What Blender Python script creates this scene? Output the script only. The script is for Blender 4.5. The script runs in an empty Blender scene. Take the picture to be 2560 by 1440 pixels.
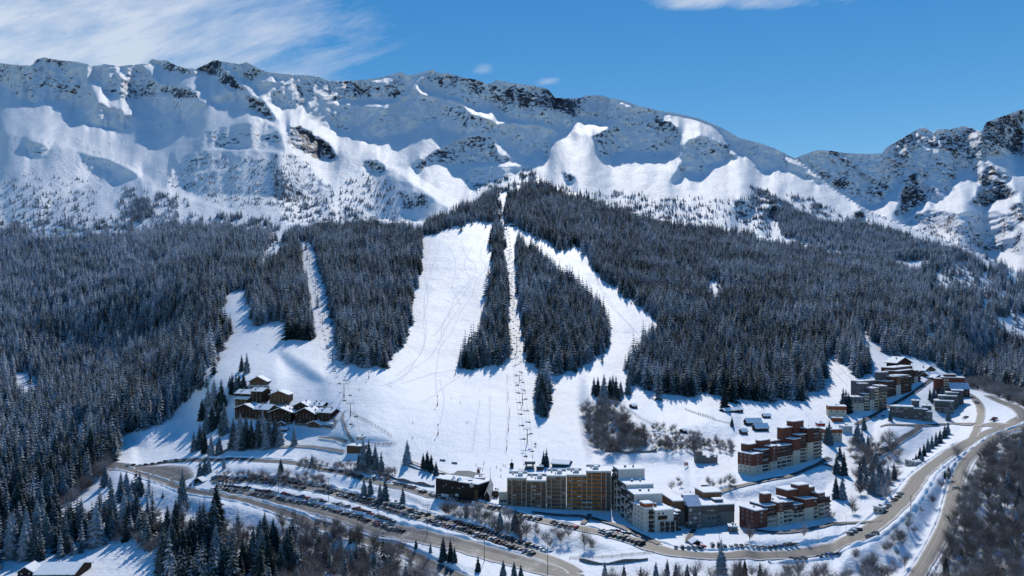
import bpy, math, random
import numpy as np
from math import radians as R

random.seed(7)
RS = np.random.RandomState(11)
F, CX, HZ = 2000.0, 1280.0, 790.0      # survey constants: focal length, centre and level line of the 2560 px wide frame
CAMZ = 160.0                           # height of the viewpoint above the village datum
sc = bpy.context.scene
COL = sc.collection

# ------------------------------------------------------------------ helpers
def tag(o, label=None, cat=None, group=None, kind=None):
    if label: o['label'] = label
    if cat: o['category'] = cat
    if group: o['group'] = group
    if kind: o['kind'] = kind
    return o

def empty(name, loc=(0, 0, 0), rz=0.0, parent=None):
    o = bpy.data.objects.new(name, None)
    o.empty_display_size = 0.5
    COL.objects.link(o)
    o.location = loc
    o.rotation_euler = (0, 0, rz)
    if parent: o.parent = parent
    return o

class MB:
    """collects faces, then links them as one mesh object"""
    def __init__(s):
        s.v, s.f, s.m = [], [], []
    def quad(s, pts, mi=0):
        b = len(s.v); s.v += [tuple(p) for p in pts]; s.f.append(tuple(range(b, b + len(pts)))); s.m.append(mi)
    def box(s, x0, x1, y0, y1, z0, z1, mi=0, top=None):
        b = len(s.v)
        s.v += [(x0, y0, z0), (x1, y0, z0), (x1, y1, z0), (x0, y1, z0), (x0, y0, z1), (x1, y0, z1), (x1, y1, z1), (x0, y1, z1)]
        for k, q in enumerate([(0, 3, 2, 1), (4, 5, 6, 7), (0, 1, 5, 4), (1, 2, 6, 5), (2, 3, 7, 6), (3, 0, 4, 7)]):
            s.f.append(tuple(b + i for i in q)); s.m.append(top if (top is not None and k == 1) else mi)
    def prism(s, poly, z0, z1, mi=0, top=None):
        """vertical prism over a counter-clockwise plan polygon"""
        b = len(s.v); n = len(poly)
        s.v += [(x, y, z0) for x, y in poly] + [(x, y, z1) for x, y in poly]
        for i in range(n):
            j = (i + 1) % n
            s.f.append((b + i, b + j, b + n + j, b + n + i)); s.m.append(mi)
        s.f.append(tuple(b + n + i for i in range(n))); s.m.append(mi if top is None else top)
        s.f.append(tuple(b + i for i in reversed(range(n)))); s.m.append(mi)
    def tube(s, p, q, r0, r1=None, n=6, mi=0):
        r1 = r0 if r1 is None else r1
        p, q = np.array(p, float), np.array(q, float)
        d = q - p; d /= (np.linalg.norm(d) + 1e-9)
        a = np.cross(d, (0, 0, 1) if abs(d[2]) < .9 else (1, 0, 0)); a /= np.linalg.norm(a); c = np.cross(d, a)
        b = len(s.v)
        for cen, r in ((p, r0), (q, r1)):
            for k in range(n):
                t = 2 * math.pi * k / n
                s.v.append(tuple(cen + r * (math.cos(t) * a + math.sin(t) * c)))
        for k in range(n):
            j = (k + 1) % n
            s.f.append((b + k, b + n + k, b + n + j, b + j)); s.m.append(mi)
        s.f.append(tuple(b + k for k in range(n))); s.m.append(mi)
        s.f.append(tuple(b + n + k for k in reversed(range(n)))); s.m.append(mi)
    def mesh(s, name, mats):
        me = bpy.data.meshes.new(name)
        me.from_pydata(s.v, [], s.f)
        for m in (mats if isinstance(mats, (list, tuple)) else [mats]): me.materials.append(m)
        me.polygons.foreach_set('material_index', np.array(s.m, np.int32))
        me.update()
        return me
    def build(s, name, mats, parent=None, loc=None, rz=None, smooth=False):
        me = s.mesh(name, mats)
        if smooth: me.polygons.foreach_set('use_smooth', np.ones(len(me.polygons), bool))
        o = bpy.data.objects.new(name, me); COL.objects.link(o)
        if parent: o.parent = parent
        if loc is not None: o.location = loc
        if rz is not None: o.rotation_euler = (0, 0, rz)
        return o

def raw_mesh(name, V, faces, mats, smooth=False, attrs=None):
    """numpy mesh: V (n,3), faces (m,k) constant k"""
    me = bpy.data.meshes.new(name)
    m, k = faces.shape
    me.vertices.add(len(V)); me.vertices.foreach_set('co', np.ascontiguousarray(V, np.float32).ravel())
    me.loops.add(m * k); me.loops.foreach_set('vertex_index', faces.astype(np.int32).ravel())
    me.polygons.add(m)
    me.polygons.foreach_set('loop_start', np.arange(0, m * k, k, dtype=np.int32))
    me.polygons.foreach_set('loop_total', np.full(m, k, np.int32))
    if smooth: me.polygons.foreach_set('use_smooth', np.ones(m, bool))
    for mt in (mats if isinstance(mats, (list, tuple)) else [mats]): me.materials.append(mt)
    for nm, arr in (attrs or {}).items():
        a = me.attributes.new(nm, 'FLOAT', 'POINT'); a.data.foreach_set('value', np.ascontiguousarray(arr, np.float32))
    me.update(calc_edges=True); me.validate()
    return me

def link(name, me, parent=None):
    o = bpy.data.objects.new(name, me); COL.objects.link(o)
    if parent: o.parent = parent
    return o

def copy_tree(o, parent=None):
    c = o.copy(); COL.objects.link(c); c.parent = parent
    for ch in o.children:
        copy_tree(ch, c)
    return c

# ------------------------------------------------------------------ materials
class NT:
    def __init__(s, name):
        s.m = bpy.data.materials.new(name); s.m.use_nodes = True
        s.t = s.m.node_tree; s.n = s.t.nodes; s.b = s.n['Principled BSDF']
    def new(s, kind, **kw):
        x = s.n.new(kind)
        for k, v in kw.items():
            if k in x.inputs: x.inputs[k].default_value = v
            else: setattr(x, k, v)
        return x
    def l(s, a, b): s.t.links.new(a, b)
    def math(s, op, a, b=None, clamp=False):
        x = s.n.new('ShaderNodeMath'); x.operation = op; x.use_clamp = clamp
        for i, v in enumerate((a, b)):
            if v is None: continue
            if isinstance(v, (int, float)): x.inputs[i].default_value = v
            else: s.l(v, x.inputs[i])
        return x.outputs[0]
    def ramp(s, fac, stops):
        x = s.n.new('ShaderNodeValToRGB'); e = x.color_ramp.elements
        while len(e) > 1: e.remove(e[-1])
        for i, (p, c) in enumerate(stops):
            q = e[0] if i == 0 else e.new(p)
            q.position = p; q.color = (c[0], c[1], c[2], 1) if not isinstance(c, (int, float)) else (c, c, c, 1)
        s.l(fac, x.inputs[0]); return x.outputs[0]
    def mix(s, fac, a, b):
        x = s.n.new('ShaderNodeMix'); x.data_type = 'RGBA'
        for sock, v in ((x.inputs[0], fac), (x.inputs[6], a), (x.inputs[7], b)):
            if isinstance(v, (int, float)): sock.default_value = v
            elif isinstance(v, tuple): sock.default_value = (v[0], v[1], v[2], 1)
            else: s.l(v, sock)
        return x.outputs[2]
    def noise(s, scale, detail=4.0, rough=.55, vec=None, distortion=0.0):
        x = s.n.new('ShaderNodeTexNoise'); x.inputs['Scale'].default_value = scale
        x.inputs['Detail'].default_value = detail; x.inputs['Roughness'].default_value = rough
        x.inputs['Distortion'].default_value = distortion
        if vec is not None: s.l(vec, x.inputs['Vector'])
        return x.outputs['Fac']
    def pos(s, scale=(1, 1, 1)):
        g = s.n.new('ShaderNodeNewGeometry'); m = s.n.new('ShaderNodeMapping'); m.inputs['Scale'].default_value = scale
        s.l(g.outputs['Position'], m.inputs['Vector']); return m.outputs[0]
    def obj(s, scale=(1, 1, 1)):
        g = s.n.new('ShaderNodeTexCoord'); m = s.n.new('ShaderNodeMapping'); m.inputs['Scale'].default_value = scale
        s.l(g.outputs['Object'], m.inputs['Vector']); return m.outputs[0]
    def bump(s, h, strength=.3, dist=.2):
        x = s.n.new('ShaderNodeBump'); x.inputs['Strength'].default_value = strength; x.inputs['Distance'].default_value = dist
        s.l(h, x.inputs['Height']); s.l(x.outputs[0], s.b.inputs['Normal'])
    def base(s, c, rough=.7):
        if isinstance(c, tuple): s.b.inputs['Base Color'].default_value = (c[0], c[1], c[2], 1)
        else: s.l(c, s.b.inputs['Base Color'])
        s.b.inputs['Roughness'].default_value = rough
        s.b.inputs['Specular IOR Level'].default_value = .25
        return s.m

def mottled(name, c, var=.25, scale=.6, rough=.75, spec=.2, metal=0.0):
    """paint / render / timber with dirt and weathering variation"""
    n = NT(name)
    f = n.noise(scale, 5, .6, n.pos())
    dark = tuple(x * (1 - var) for x in c); lite = tuple(min(.95, x * (1 + var * .6)) for x in c)
    n.base(n.ramp(f, [(.3, dark), (.7, lite)]), rough)
    n.b.inputs['Specular IOR Level'].default_value = spec; n.b.inputs['Metallic'].default_value = metal
    return n.m

SNOW_C = (.80, .83, .88)
def snow_material(name='snow', bumps=True):
    n = NT(name)
    f = n.noise(.35, 5, .6, n.pos())
    n.base(n.ramp(f, [(.3, (.74, .785, .86)), (.7, (.84, .875, .93))]), .65)
    if bumps: n.bump(n.noise(1.2, 5, .65, n.pos()), .35, .4)
    return n.m

# ------------------------------------------------------------------ noise
_perm = np.random.RandomState(3).permutation(4096)
def pnoise(x, y, seed=0):
    xi = np.floor(x).astype(np.int64); yi = np.floor(y).astype(np.int64)
    xf, yf = x - xi, y - yi
    u = xf * xf * xf * (xf * (xf * 6 - 15) + 10); v = yf * yf * yf * (yf * (yf * 6 - 15) + 10)
    def g(ix, iy, dx, dy):
        h = _perm[(_perm[(ix + seed * 71) & 4095] + iy) & 4095]
        a = h * (2 * math.pi / 4096.0)
        return np.cos(a) * dx + np.sin(a) * dy
    n00 = g(xi, yi, xf, yf); n10 = g(xi + 1, yi, xf - 1, yf)
    n01 = g(xi, yi + 1, xf, yf - 1); n11 = g(xi + 1, yi + 1, xf - 1, yf - 1)
    return 1.4 * ((n00 * (1 - u) + n10 * u) * (1 - v) + (n01 * (1 - u) + n11 * u) * v)

def in_poly(px, py, poly):
    r = np.zeros(np.shape(px), bool); n = len(poly)
    for i in range(n):
        x0, y0 = poly[i]; x1, y1 = poly[(i + 1) % n]
        if y0 == y1: continue
        c = (y0 > py) != (y1 > py)
        r ^= c & (px < (x1 - x0) * (py - y0) / (y1 - y0) + x0)
    return r
def PL(pts):
    a = np.array(pts, float); return lambda x: np.interp(x, a[:, 0], a[:, 1])
# ------------------------------------------------------------------ survey of the terrain: ridge lines, slopes, rock
SKY = PL([(-440,215),(-200,190),(0,158),(50,163),(78,164),(88,150),(108,143),(140,149),(195,155),(240,165),(262,160),(300,165),(350,160),(370,158),(375,150),(385,148),(400,152),(413,151),(440,163),(460,170),(490,172),(510,163),(535,150),(575,157),(600,160),(615,155),(635,165),(665,180),(700,184),(740,187),(790,190),(820,201),(850,203),(905,200),(950,194),(985,184),(1003,180),(1015,188),(1035,187),(1060,180),(1080,173),(1097,183),(1120,183),(1155,193),(1195,200),(1220,212),(1240,200),(1290,209),(1330,214),(1370,223),(1388,244),(1425,246),(1450,245),(1465,239),(1500,238),(1525,245),(1555,250),(1600,266),(1640,275),(1700,285),(1750,297),(1800,317),(1850,345),(1900,358),(1935,370),(1965,385),(1987,396),(2005,388),(2040,376),(2080,377),(2110,382),(2160,385),(2205,384),(2215,370),(2240,355),(2295,322),(2310,318),(2325,328),(2335,330),(2345,323),(2375,323),(2410,315),(2440,325),(2455,328),(2465,305),(2495,295),(2510,290),(2530,282),(2545,275),(2560,273),(2700,240),(3000,260)])
TREEL = PL([(-440,585),(0,575),(200,575),(330,560),(560,550),(700,560),(760,560),(880,545),(1050,558),(1200,498),(1260,478),(1340,446),(1420,480),(1640,545),(1760,570),(1830,575),(1900,590),(2000,612),(2200,640),(2300,640),(2400,640),(2560,695),(3000,790)])
RIDGE_R = PL([(1980,380),(1987,398),(2030,430),(2096,481),(2180,534),(2275,569),(2363,604),(2451,636),(2560,690),(3000,780)])

def tps(ctrl):
    c = np.array(ctrl, float); x, y, v = c[:, 0] / 500, c[:, 1] / 330, np.log(c[:, 2])
    def U(r2): return np.where(r2 > 1e-12, r2 * np.log(r2 + 1e-12), 0)
    n = len(c); K = U((x[:, None] - x) ** 2 + (y[:, None] - y) ** 2) + np.eye(n) * 2e-3
    Pm = np.stack([np.ones(n), x, y], 1)
    A = np.block([[K, Pm], [Pm.T, np.zeros((3, 3))]])
    w = np.linalg.solve(A, np.concatenate([v, np.zeros(3)]))
    def f(px, py):
        a, b = px / 500, py / 330; o = w[n] + w[n + 1] * a + w[n + 2] * b
        for k in range(n): o = o + w[k] * U((a - x[k]) ** 2 + (b - y[k]) ** 2)
        return o
    return f

near_ctrl = [
 (-400,1640,400),(-400,1440,500),(0,1440,490),(300,1440,490),(640,1440,455),(960,1440,425),(1280,1440,400),(1600,1440,392),(1900,1440,388),(2250,1440,392),(2560,1440,385),(2960,1440,370),
 (-400,1300,600),(0,1300,600),(300,1300,580),(640,1320,545),(960,1350,490),(1280,1375,438),
 (280,1170,705),(450,1210,650),(540,1210,632),(800,1240,585),(1000,1300,510),(1150,1330,470),(500,1165,680),(800,1170,660),(1000,1190,620),
 (0,1180,780),(0,1000,1150),(0,800,1560),(0,660,1950),(0,580,2250),(-400,1000,1150),(-400,800,1560),(-400,590,2250),(230,960,1230),(250,800,1520),(300,570,2250),(470,915,960),(410,850,1320),(310,935,1240),(335,1015,905),(250,1085,860),(150,1150,815),
 (300,1140,765),(450,1050,850),(600,1060,770),(760,1060,755),(600,950,850),(560,850,1060),(560,750,1310),(560,620,1900),(560,552,2350),(700,700,1450),(700,560,2250),
 (880,1080,705),(930,930,860),(800,880,960),(800,760,1230),(880,560,2050),(880,660,1520),
 (1130,950,890),(1200,1050,745),(1200,1160,640),(1000,1150,650),(1130,850,1050),(1130,750,1260),(1150,650,1490),(1150,572,1760),(1060,560,1830),
 (1250,520,2000),(1340,448,2350),(1300,580,1750),(1300,700,1370),(1300,850,1050),(1330,960,880),(1320,1160,640),(1400,1285,500),(1270,1260,520),(1600,1330,455),(1680,1360,430),(1560,1180,600),
 (1500,500,2250),(1640,550,2200),(1900,592,2150),(2200,645,2050),(2400,645,2000),(2560,700,1950),(2960,790,1900),
 (1450,620,1640),(1600,780,1230),(1600,950,900),(1550,1050,740),(1750,1050,740),(1800,1000,820),(1750,1150,610),(1850,900,1010),(1850,760,1330),(2060,960,880),(2000,800,1240),
 (1970,1310,470),(1900,1380,420),(1950,1190,575),(1700,1280,505),(1760,1310,475),(2060,1160,610),(2180,1030,760),(2280,1000,800),(2200,940,880),(2280,920,930),(2380,950,910),(2250,1060,740),(2380,1040,760),
 (2150,830,1130),(2250,850,1130),(2560,1010,735),(2450,1000,780),(2430,1070,680),(2500,1060,665),(2250,1250,500),(2180,1330,452),(2387,1224,510),(2300,1180,560),(2300,1400,408),(2560,1250,490),(2560,1100,610),(2960,1100,610),(2960,1250,490),
 (2450,930,1180),(2560,950,1080),(2560,860,1330),(2400,800,1380),(2300,740,1580),(2560,760,1650),(2960,860,1330)]
main_ctrl = [(-400,590,2250),(-400,400,3000),(-400,215,4500),(0,580,2250),(0,450,2750),(0,350,3350),(0,160,4500),(300,560,2350),(300,420,2900),(300,330,3500),(380,150,4800),(560,545,2420),(560,440,2750),(600,310,3350),(560,158,4600),(700,560,2300),(760,400,2950),(830,300,3800),(850,203,4800),
 (900,540,2650),(900,400,3200),(1050,550,2500),(1000,430,3200),(1080,300,3900),(1080,173,4700),(1340,430,3000),(1340,330,3700),(1300,209,4600),(1640,530,2850),(1640,400,3300),(1600,266,4400),(1900,560,2500),(1850,450,2950),(1850,345,3900),(2000,600,2350),(1987,400,3500),(2096,485,3100),(2180,540,2800),(2275,575,2550),(2363,612,2350),(2451,640,2150),(2560,695,2050),(2960,785,1950)]
mass_ctrl = [(1990,395,5600),(2100,480,5200),(2180,530,4600),(2100,380,6000),(2300,560,3900),(2300,320,6000),(2451,632,3200),(2560,685,2900),(2560,500,4200),(2560,273,6000),(2960,770,2800),(2960,260,6000)]

# facets: zoom letter, outline, steepness (tan), rock share
ZO = {'A': (0, 100), 'B': (850, 100), 'C': (1660, 200)}
FAC = [
('A',[(0,660),(200,700),(360,760),(560,790),(750,840),(900,900),(1000,960),(980,1010),(660,1010),(400,1150),(300,1300),(0,1300)],.67,.0),
('A',[(560,800),(760,850),(900,910),(1000,970),(900,1000),(740,920),(640,960),(580,870)],1.05,.1),
('A',[(180,720),(300,740),(370,770),(300,860),(200,840)],1.1,.25),
('A',[(1490,640),(1700,590),(1900,590),(2000,650),(2040,780),(2150,870),(2250,970),(2350,1050),(2100,1140),(1700,1100),(1400,1100),(1200,1000),(1250,850),(1400,740)],.79,.16),
('A',[(1560,620),(1960,610),(1980,760),(1700,790),(1500,740)],.9,.3),
('A',[(1940,950),(2060,1000),(2160,1100),(2080,1150),(1960,1100)],1.3,.5),
('A',[(0,165),(130,175),(220,180),(250,140),(310,122),(400,140),(540,155),(600,180),(650,195),(735,200),(840,215),(830,235),(735,260),(680,270),(650,270),(630,300),(560,380),(520,430),(400,455),(340,440),(210,440),(90,380),(80,345),(0,335)],1.5,.22),
('A',[(630,300),(660,400),(680,440),(560,500),(500,505),(510,450),(560,390)],1.4,.12),
('A',[(735,250),(820,240),(900,290),(880,210),(1000,180),(1080,240),(1100,310),(1170,320),(1300,340),(1430,390),(1400,410),(1250,405),(1160,370),(1090,420),(1010,405),(950,425),(820,425),(740,400),(720,320)],1.5,.25),
('A',[(1160,340),(1300,340),(1430,390),(1400,410),(1250,405),(1165,380)],1.5,.5),
('A',[(1010,410),(1250,405),(1290,430),(1265,490),(1180,515),(1085,500),(1080,470)],1.4,.1),
('A',[(690,450),(760,470),(940,540),(950,570),(910,620),(830,655),(760,630),(625,605),(620,520)],1.5,.06),
('A',[(1300,415),(1390,415),(1480,475),(1400,530),(1350,570),(1270,570),(1262,510)],1.4,.05),
('A',[(1060,140),(1110,145),(1200,150),(1260,190),(1430,240),(1330,260),(1240,240),(1150,200),(1060,175)],1.5,.45),
('A',[(1390,210),(1450,180),(1520,145),(1560,150),(1700,310),(1770,375),(1700,360),(1600,320),(1520,265),(1440,235)],1.5,.6),
('A',[(1580,150),(1640,160),(1740,160),(1810,190),(1900,220),(1960,240),(2000,285),(1870,265),(1830,290),(1790,300),(1700,270)],1.5,.35),
('A',[(1830,310),(1990,290),(2000,250),(2100,250),(2250,255),(2320,290),(2450,295),(2560,285),(2560,440),(2420,450),(2240,425),(2180,450),(2100,500),(2020,490),(1930,470),(1890,400),(1820,350)],1.5,.25),
('A',[(1515,400),(1600,370),(1700,370),(1760,420),(1820,440),(1780,470),(1740,455),(1640,450),(1540,460),(1520,440)],1.3,.12),
('A',[(1740,400),(1820,400),(1900,460),(1950,540),(1980,575),(1880,560),(1800,510),(1760,460)],1.5,.6),
('A',[(2170,470),(2240,430),(2400,460),(2560,480),(2560,620),(2480,645),(2350,635),(2260,600),(2200,550)],1.4,.12),
('A',[(2060,620),(2140,605),(2200,650),(2330,740),(2360,790),(2400,840),(2340,860),(2250,850),(2140,800),(2070,760),(2040,690)],1.4,.72),
('B',[(0,820),(150,850),(330,960),(560,1050),(700,1150),(850,1170),(600,1260),(300,1290),(0,1270)],.62,.04),
('B',[(900,880),(1350,880),(1340,930),(1100,1000),(940,1040),(900,1010)],.82,.2),
('B',[(450,1100),(600,1110),(630,1150),(560,1200),(460,1180)],1.3,.5),
('B',[(0,290),(130,290),(300,300),(340,310),(430,230),(470,260),(530,310),(480,370),(400,430),(310,440),(200,430),(130,440),(0,440)],1.5,.3),
('B',[(30,330),(240,330),(220,400),(30,390)],1.6,.6),
('B',[(0,490),(150,470),(300,470),(290,500),(190,600),(100,640),(0,640)],1.4,.1),
('B',[(535,350),(440,420),(350,470),(240,560),(160,660),(180,710),(330,710),(430,665),(560,650),(620,590),(700,570),(710,650),(760,640),(830,670),(870,690),(930,670),(1060,690),(1110,690),(1290,820),(1370,840),(1390,780),(1460,840),(1480,850),(1510,720),(1540,645),(1440,605),(1330,595),(1240,590),(1120,590),(1040,540),(940,520),(880,450),(800,420),(690,405),(580,375)],1.45,.15),
('B',[(740,480),(860,470),(1100,560),(1120,640),(1060,660),(860,600),(770,560)],1.5,.5),
('B',[(640,215),(700,235),(780,240),(870,265),(980,285),(1050,320),(1110,285),(1250,310),(1370,325),(1480,350),(1520,410),(1640,420),(1720,400),(1850,395),(1950,425),(2000,470),(1980,530),(1930,600),(1830,575),(1700,560),(1690,620),(1640,645),(1570,620),(1400,590),(1200,560),(1080,470),(1050,500),(940,470),(850,420),(700,370),(590,360),(550,310),(490,280),(600,240)],1.5,.24),
('B',[(590,280),(700,240),(1000,300),(1010,380),(860,330),(700,340)],1.55,.5),
('B',[(1180,360),(1300,320),(1500,360),(1540,410),(1690,440),(1660,530),(1430,480),(1330,510),(1200,470)],1.6,.62),
('B',[(2000,480),(2150,480),(2240,500),(2340,590),(2420,640),(2420,730),(2400,830),(2330,820),(2200,820),(2140,800),(2060,800),(1960,800),(1950,830),(1870,850),(1820,770),(1790,690),(1900,640),(1950,590)],1.4,.3),
('B',[(900,675),(1060,690),(1110,720),(1100,760),(1130,810),(1250,860),(1180,880),(1050,880),(900,890),(760,890),(700,870),(640,890),(560,950),(500,890),(590,840),(700,790),(800,740)],1.25,.42),
('B',[(1580,940),(1640,950),(1690,1010),(1650,1030),(1590,980)],1.4,.4),
('B',[(170,860),(250,850),(330,910),(330,950),(220,940),(160,900)],1.4,.6),
('B',[(2350,990),(2420,880),(2560,760),(2560,900),(2470,960),(2380,1020)],1.3,.2),
('C',[(100,480),(180,430),(280,400),(330,430),(460,480),(530,560),(500,570),(390,580),(280,620),(290,680),(170,660),(50,730),(60,680),(150,620),(110,570)],1.35,.28),
('C',[(350,300),(430,340),(560,400),(700,450),(800,500),(860,560),(1000,640),(1100,720),(1240,800),(1100,740),(960,690),(830,640),(700,670),(600,560),(470,480)],1.15,.15),
('C',[(490,860),(560,850),(640,900),(620,980),(520,970)],1.5,.75),
('C',[(720,920),(800,880),(830,900),(790,980),(730,980)],1.5,.7),
('C',[(1350,940),(1400,930),(1430,980),(1370,1010)],1.4,.7),
('C',[(930,570),(1040,510),(1180,505),(1280,520),(1400,535),(1540,525),(1570,480),(1660,430),(1820,340),(1890,350),(1920,370),(2060,350),(2150,330),(2250,360),(2290,300),(2430,260),(2560,210),(2560,540),(2300,560),(2330,600),(2200,660),(2100,640),(2050,750),(2030,830),(1930,890),(1830,860),(1760,700),(1650,760),(1580,840),(1500,900),(1430,890),(1230,790),(1020,650)],1.35,.28),
('C',[(1560,500),(1800,350),(1900,350),(1940,470),(1800,480),(1620,540)],1.5,.4),
('C',[(1980,460),(2150,340),(2260,380),(2370,470),(2290,560),(2100,560)],1.5,.5),
('C',[(2280,310),(2430,260),(2560,210),(2560,540),(2400,480),(2280,400)],1.6,.68),
('C',[(1440,790),(1560,790),(1560,850),(1460,860)],1.4,.4),
('C',[(1700,720),(1790,680),(1850,800),(1870,880),(1800,920),(1700,970),(1640,960),(1690,850)],1.5,.68),
('C',[(2200,690),(2320,610),(2470,690),(2430,750),(2520,800),(2480,840),(2340,880),(2300,920),(2170,880),(2240,790),(2250,720)],1.4,.55),
('C',[(2450,900),(2560,870),(2560,1030),(2480,1010)],1.4,.55),
('C',[(1700,1000),(1900,920),(2100,960),(2400,930),(2560,1040),(2560,1250),(2300,1230),(2000,1080)],1.0,.3),
]
LIT = [  # sunny benches, couloirs and pistes that cut through the facets
('A',[(640,290),(690,272),(735,310),(735,400),(700,395),(660,340)]),
('A',[(815,240),(840,220),(905,285),(890,292)]),
('A',[(1560,185),(1600,190),(1760,370),(1810,385),(1790,300),(1700,300)]),
('A',[(1800,300),(1870,262),(1990,285),(1850,300)]),
('A',[(330,700),(560,775),(760,830),(900,880),(1000,935),(1090,985),(1100,1040),(1250,1085),(1420,1135),(1600,1195),(1800,1250),(1960,1295),(1960,1310),(1600,1210),(1250,1100),(1010,1040),(990,960),(760,850),(560,795)]),
('A',[(1170,980),(1500,920),(1700,905),(1700,915),(1500,932),(1180,992)]),
('A',[(1460,770),(1700,770),(2060,795),(2060,808),(1700,783),(1460,783)]),
('B',[(330,890),(420,900),(640,1020),(870,1160),(760,1190),(600,1080)]),
('B',[(900,885),(1340,880),(1340,893),(900,905)]),
('B',[(530,335),(590,352),(700,380),(810,405),(890,445),(960,485),(1060,512),(1140,560),(1250,570),(1420,592),(1530,622),(1610,640),(1560,655),(1440,615),(1330,606),(1240,600),(1110,604),(1030,556),(930,534),(870,464),(800,434),(690,418),(560,385)]),
('B',[(470,258),(530,288),(600,236),(655,208),(610,262),(545,305)]), ('B',[(130,284),(300,270),(420,228),(380,285),(300,303)]), ('B',[(1060,470),(1075,470),(1150,540),(1190,570),(1130,560),(1050,505)]),
('B',[(1690,540),(1720,580),(1800,600),(1930,595),(1890,645),(1790,690),(1640,655),(1580,625),(1640,640)]),
('B',[(130,450),(310,435),(400,430),(300,475),(150,480)]),
]
def blur(a, n=1):
    for _ in range(n):
        p = np.pad(a, 1, mode='edge')
        a = (p[1:-1, 1:-1] * 2 + p[:-2, 1:-1] + p[2:, 1:-1] + p[1:-1, :-2] + p[1:-1, 2:]) / 6
    return a
SX, SY, X0S, Y0S = 4, 3, -440, 96
gx = np.arange(X0S, 3001, SX).astype(float); gy = np.arange(Y0S, 1641, SY).astype(float)
PXg, PYg = np.meshgrid(gx, gy)
region = np.where(PYg > TREEL(PXg), 0, 1)
region[(PXg > 1985) & (PYg < RIDGE_R(PXg)) & (region == 1)] = 2
e_g = (HZ - PYg) / F
tan_g = e_g + .27; rock_g = np.full(PXg.shape, .02)
jx = PXg + 5 * pnoise(PXg / 22, PYg / 16, 1) + 2.5 * pnoise(PXg / 9, PYg / 8, 2)
jy = PYg + 4 * pnoise(PXg / 20, PYg / 18, 3) + 2.5 * pnoise(PXg / 8, PYg / 8, 4)
jy = jy + 4.5 * pnoise(PXg / 12, PYg / 70, 7) + 3 * pnoise(PXg / 6.5, PYg / 50, 8)
for z, poly, tn, rk in FAC:
    pp = [(ZO[z][0] + a / 2.8444, ZO[z][1] + b / 2.8444) for a, b in poly]
    m = in_poly(jx, jy, pp); tan_g[m] = tn; rock_g[m] = np.maximum(rk, rock_g[m]) if rk > .3 else rk
for z, poly in LIT:
    pp = [(ZO[z][0] + a / 2.8444, ZO[z][1] + b / 2.8444) for a, b in poly]
    m = in_poly(PXg, PYg, pp); tan_g[m] = e_g[m] + .17; rock_g[m] = 0
# ribs and gullies: steep facets alternate between sheer and leaning strips
steepm = np.clip((tan_g - 1.15) / .3, 0, 1)
q0 = jx + .35 * jy; q1 = jx - .25 * jy
rib = (1 - 2.4 * np.abs(pnoise(q0 / 15, jy / 46, 81))) * .6 + (1 - 2.4 * np.abs(pnoise(q1 / 8.5, jy / 20, 82))) * .45 + pnoise(PXg / 40, PYg / 30, 83) * .45
tan_g = tan_g * (1 - .30 * steepm * np.clip(rib, -.9, 1.0) - .16 * np.clip((tan_g - .7) / .3, 0, 1) * (1 - steepm) * np.clip(pnoise(q1 / 20, jy / 14, 87) * 1.6, -1, 1)); tan_g = tan_g + (1 - steepm) * .07 * pnoise(PXg / 34, PYg / 13, 84)
tan_g = np.maximum(blur(tan_g, 1), e_g + .1); rock_s = blur(rock_g, 3)

L_near = tps(near_ctrl)(PXg, PYg)
# banks and terraces of the village: steeper faces between flatter shelves
BANKS = [[(560,1165),(700,1168),(850,1192),(960,1222),(1080,1258),(1080,1272),(960,1240),(850,1215),(700,1190),(560,1190)],
 [(1080,1254),(1200,1278),(1330,1312),(1480,1347),(1560,1372),(1480,1386),(1350,1364),(1200,1320),(1080,1282)],
 [(600,1214),(720,1226),(860,1256),(1000,1300),(1150,1348),(1300,1388),(1380,1406),(1340,1412),(1200,1374),(1060,1332),(900,1284),(740,1246),(600,1224)],
 [(640,1248),(800,1290),(950,1335),(1100,1392),(1200,1430),(1140,1428),(1000,1374),(850,1324),(700,1274)],
 [(2110,1400),(2210,1335),(2295,1258),(2345,1190),(2405,1140),(2382,1185),(2352,1250),(2302,1345),(2250,1430),(2100,1445)],
 [(1880,1345),(2000,1350),(2090,1335),(2095,1352),(1990,1374),(1880,1377)], [(1700,1235),(1880,1222),(2060,1174),(2090,1200),(2060,1230),(1900,1247),(1720,1260)],
 [(1510,1133),(1640,1133),(1720,1140),(1720,1166),(1640,1162),(1510,1166)], [(1720,1060),(1800,1060),(1850,1080),(1830,1102),(1750,1096)],
 [(330,1085),(430,1050),(475,1036),(450,1085),(345,1132)], [(690,876),(730,888),(800,935),(818,956),(780,957),(720,917)], [(800,1075),(870,1090),(980,1096),(960,1108),(860,1108)],
 [(300,1190),(420,1225),(560,1262),(720,1300),(900,1365),(1060,1430),(1000,1440),(800,1370),(560,1310),(380,1270),(260,1240)],
 [(2220,1080),(2300,1062),(2400,1075),(2300,1130),(2200,1180),(2190,1140)], [(1450,1010),(1500,990),(1570,1050),(1640,1110),(1560,1130),(1480,1110)]]
bm = np.zeros(PXg.shape)
wob = 4 * pnoise(PXg / 30, PYg / 30, 91)
for q in BANKS: bm[in_poly(PXg + wob, PYg + wob, q)] = 1
bm = blur(bm, 9)
dLn = np.diff(L_near[::-1], axis=0) * (-.62 * .5 * (bm[::-1][1:] + bm[::-1][:-1]))
dlt = np.concatenate([np.zeros((1, PXg.shape[1])), np.cumsum(dLn, 0)], 0)[::-1]
k_ = 41; cs = np.cumsum(np.pad(dlt, ((k_, k_), (0, 0)), mode='edge'), 0); low = (cs[2 * k_:] - cs[:-2 * k_]) / (2 * k_)
L_near = L_near + dlt - low[:dlt.shape[0]]
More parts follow.
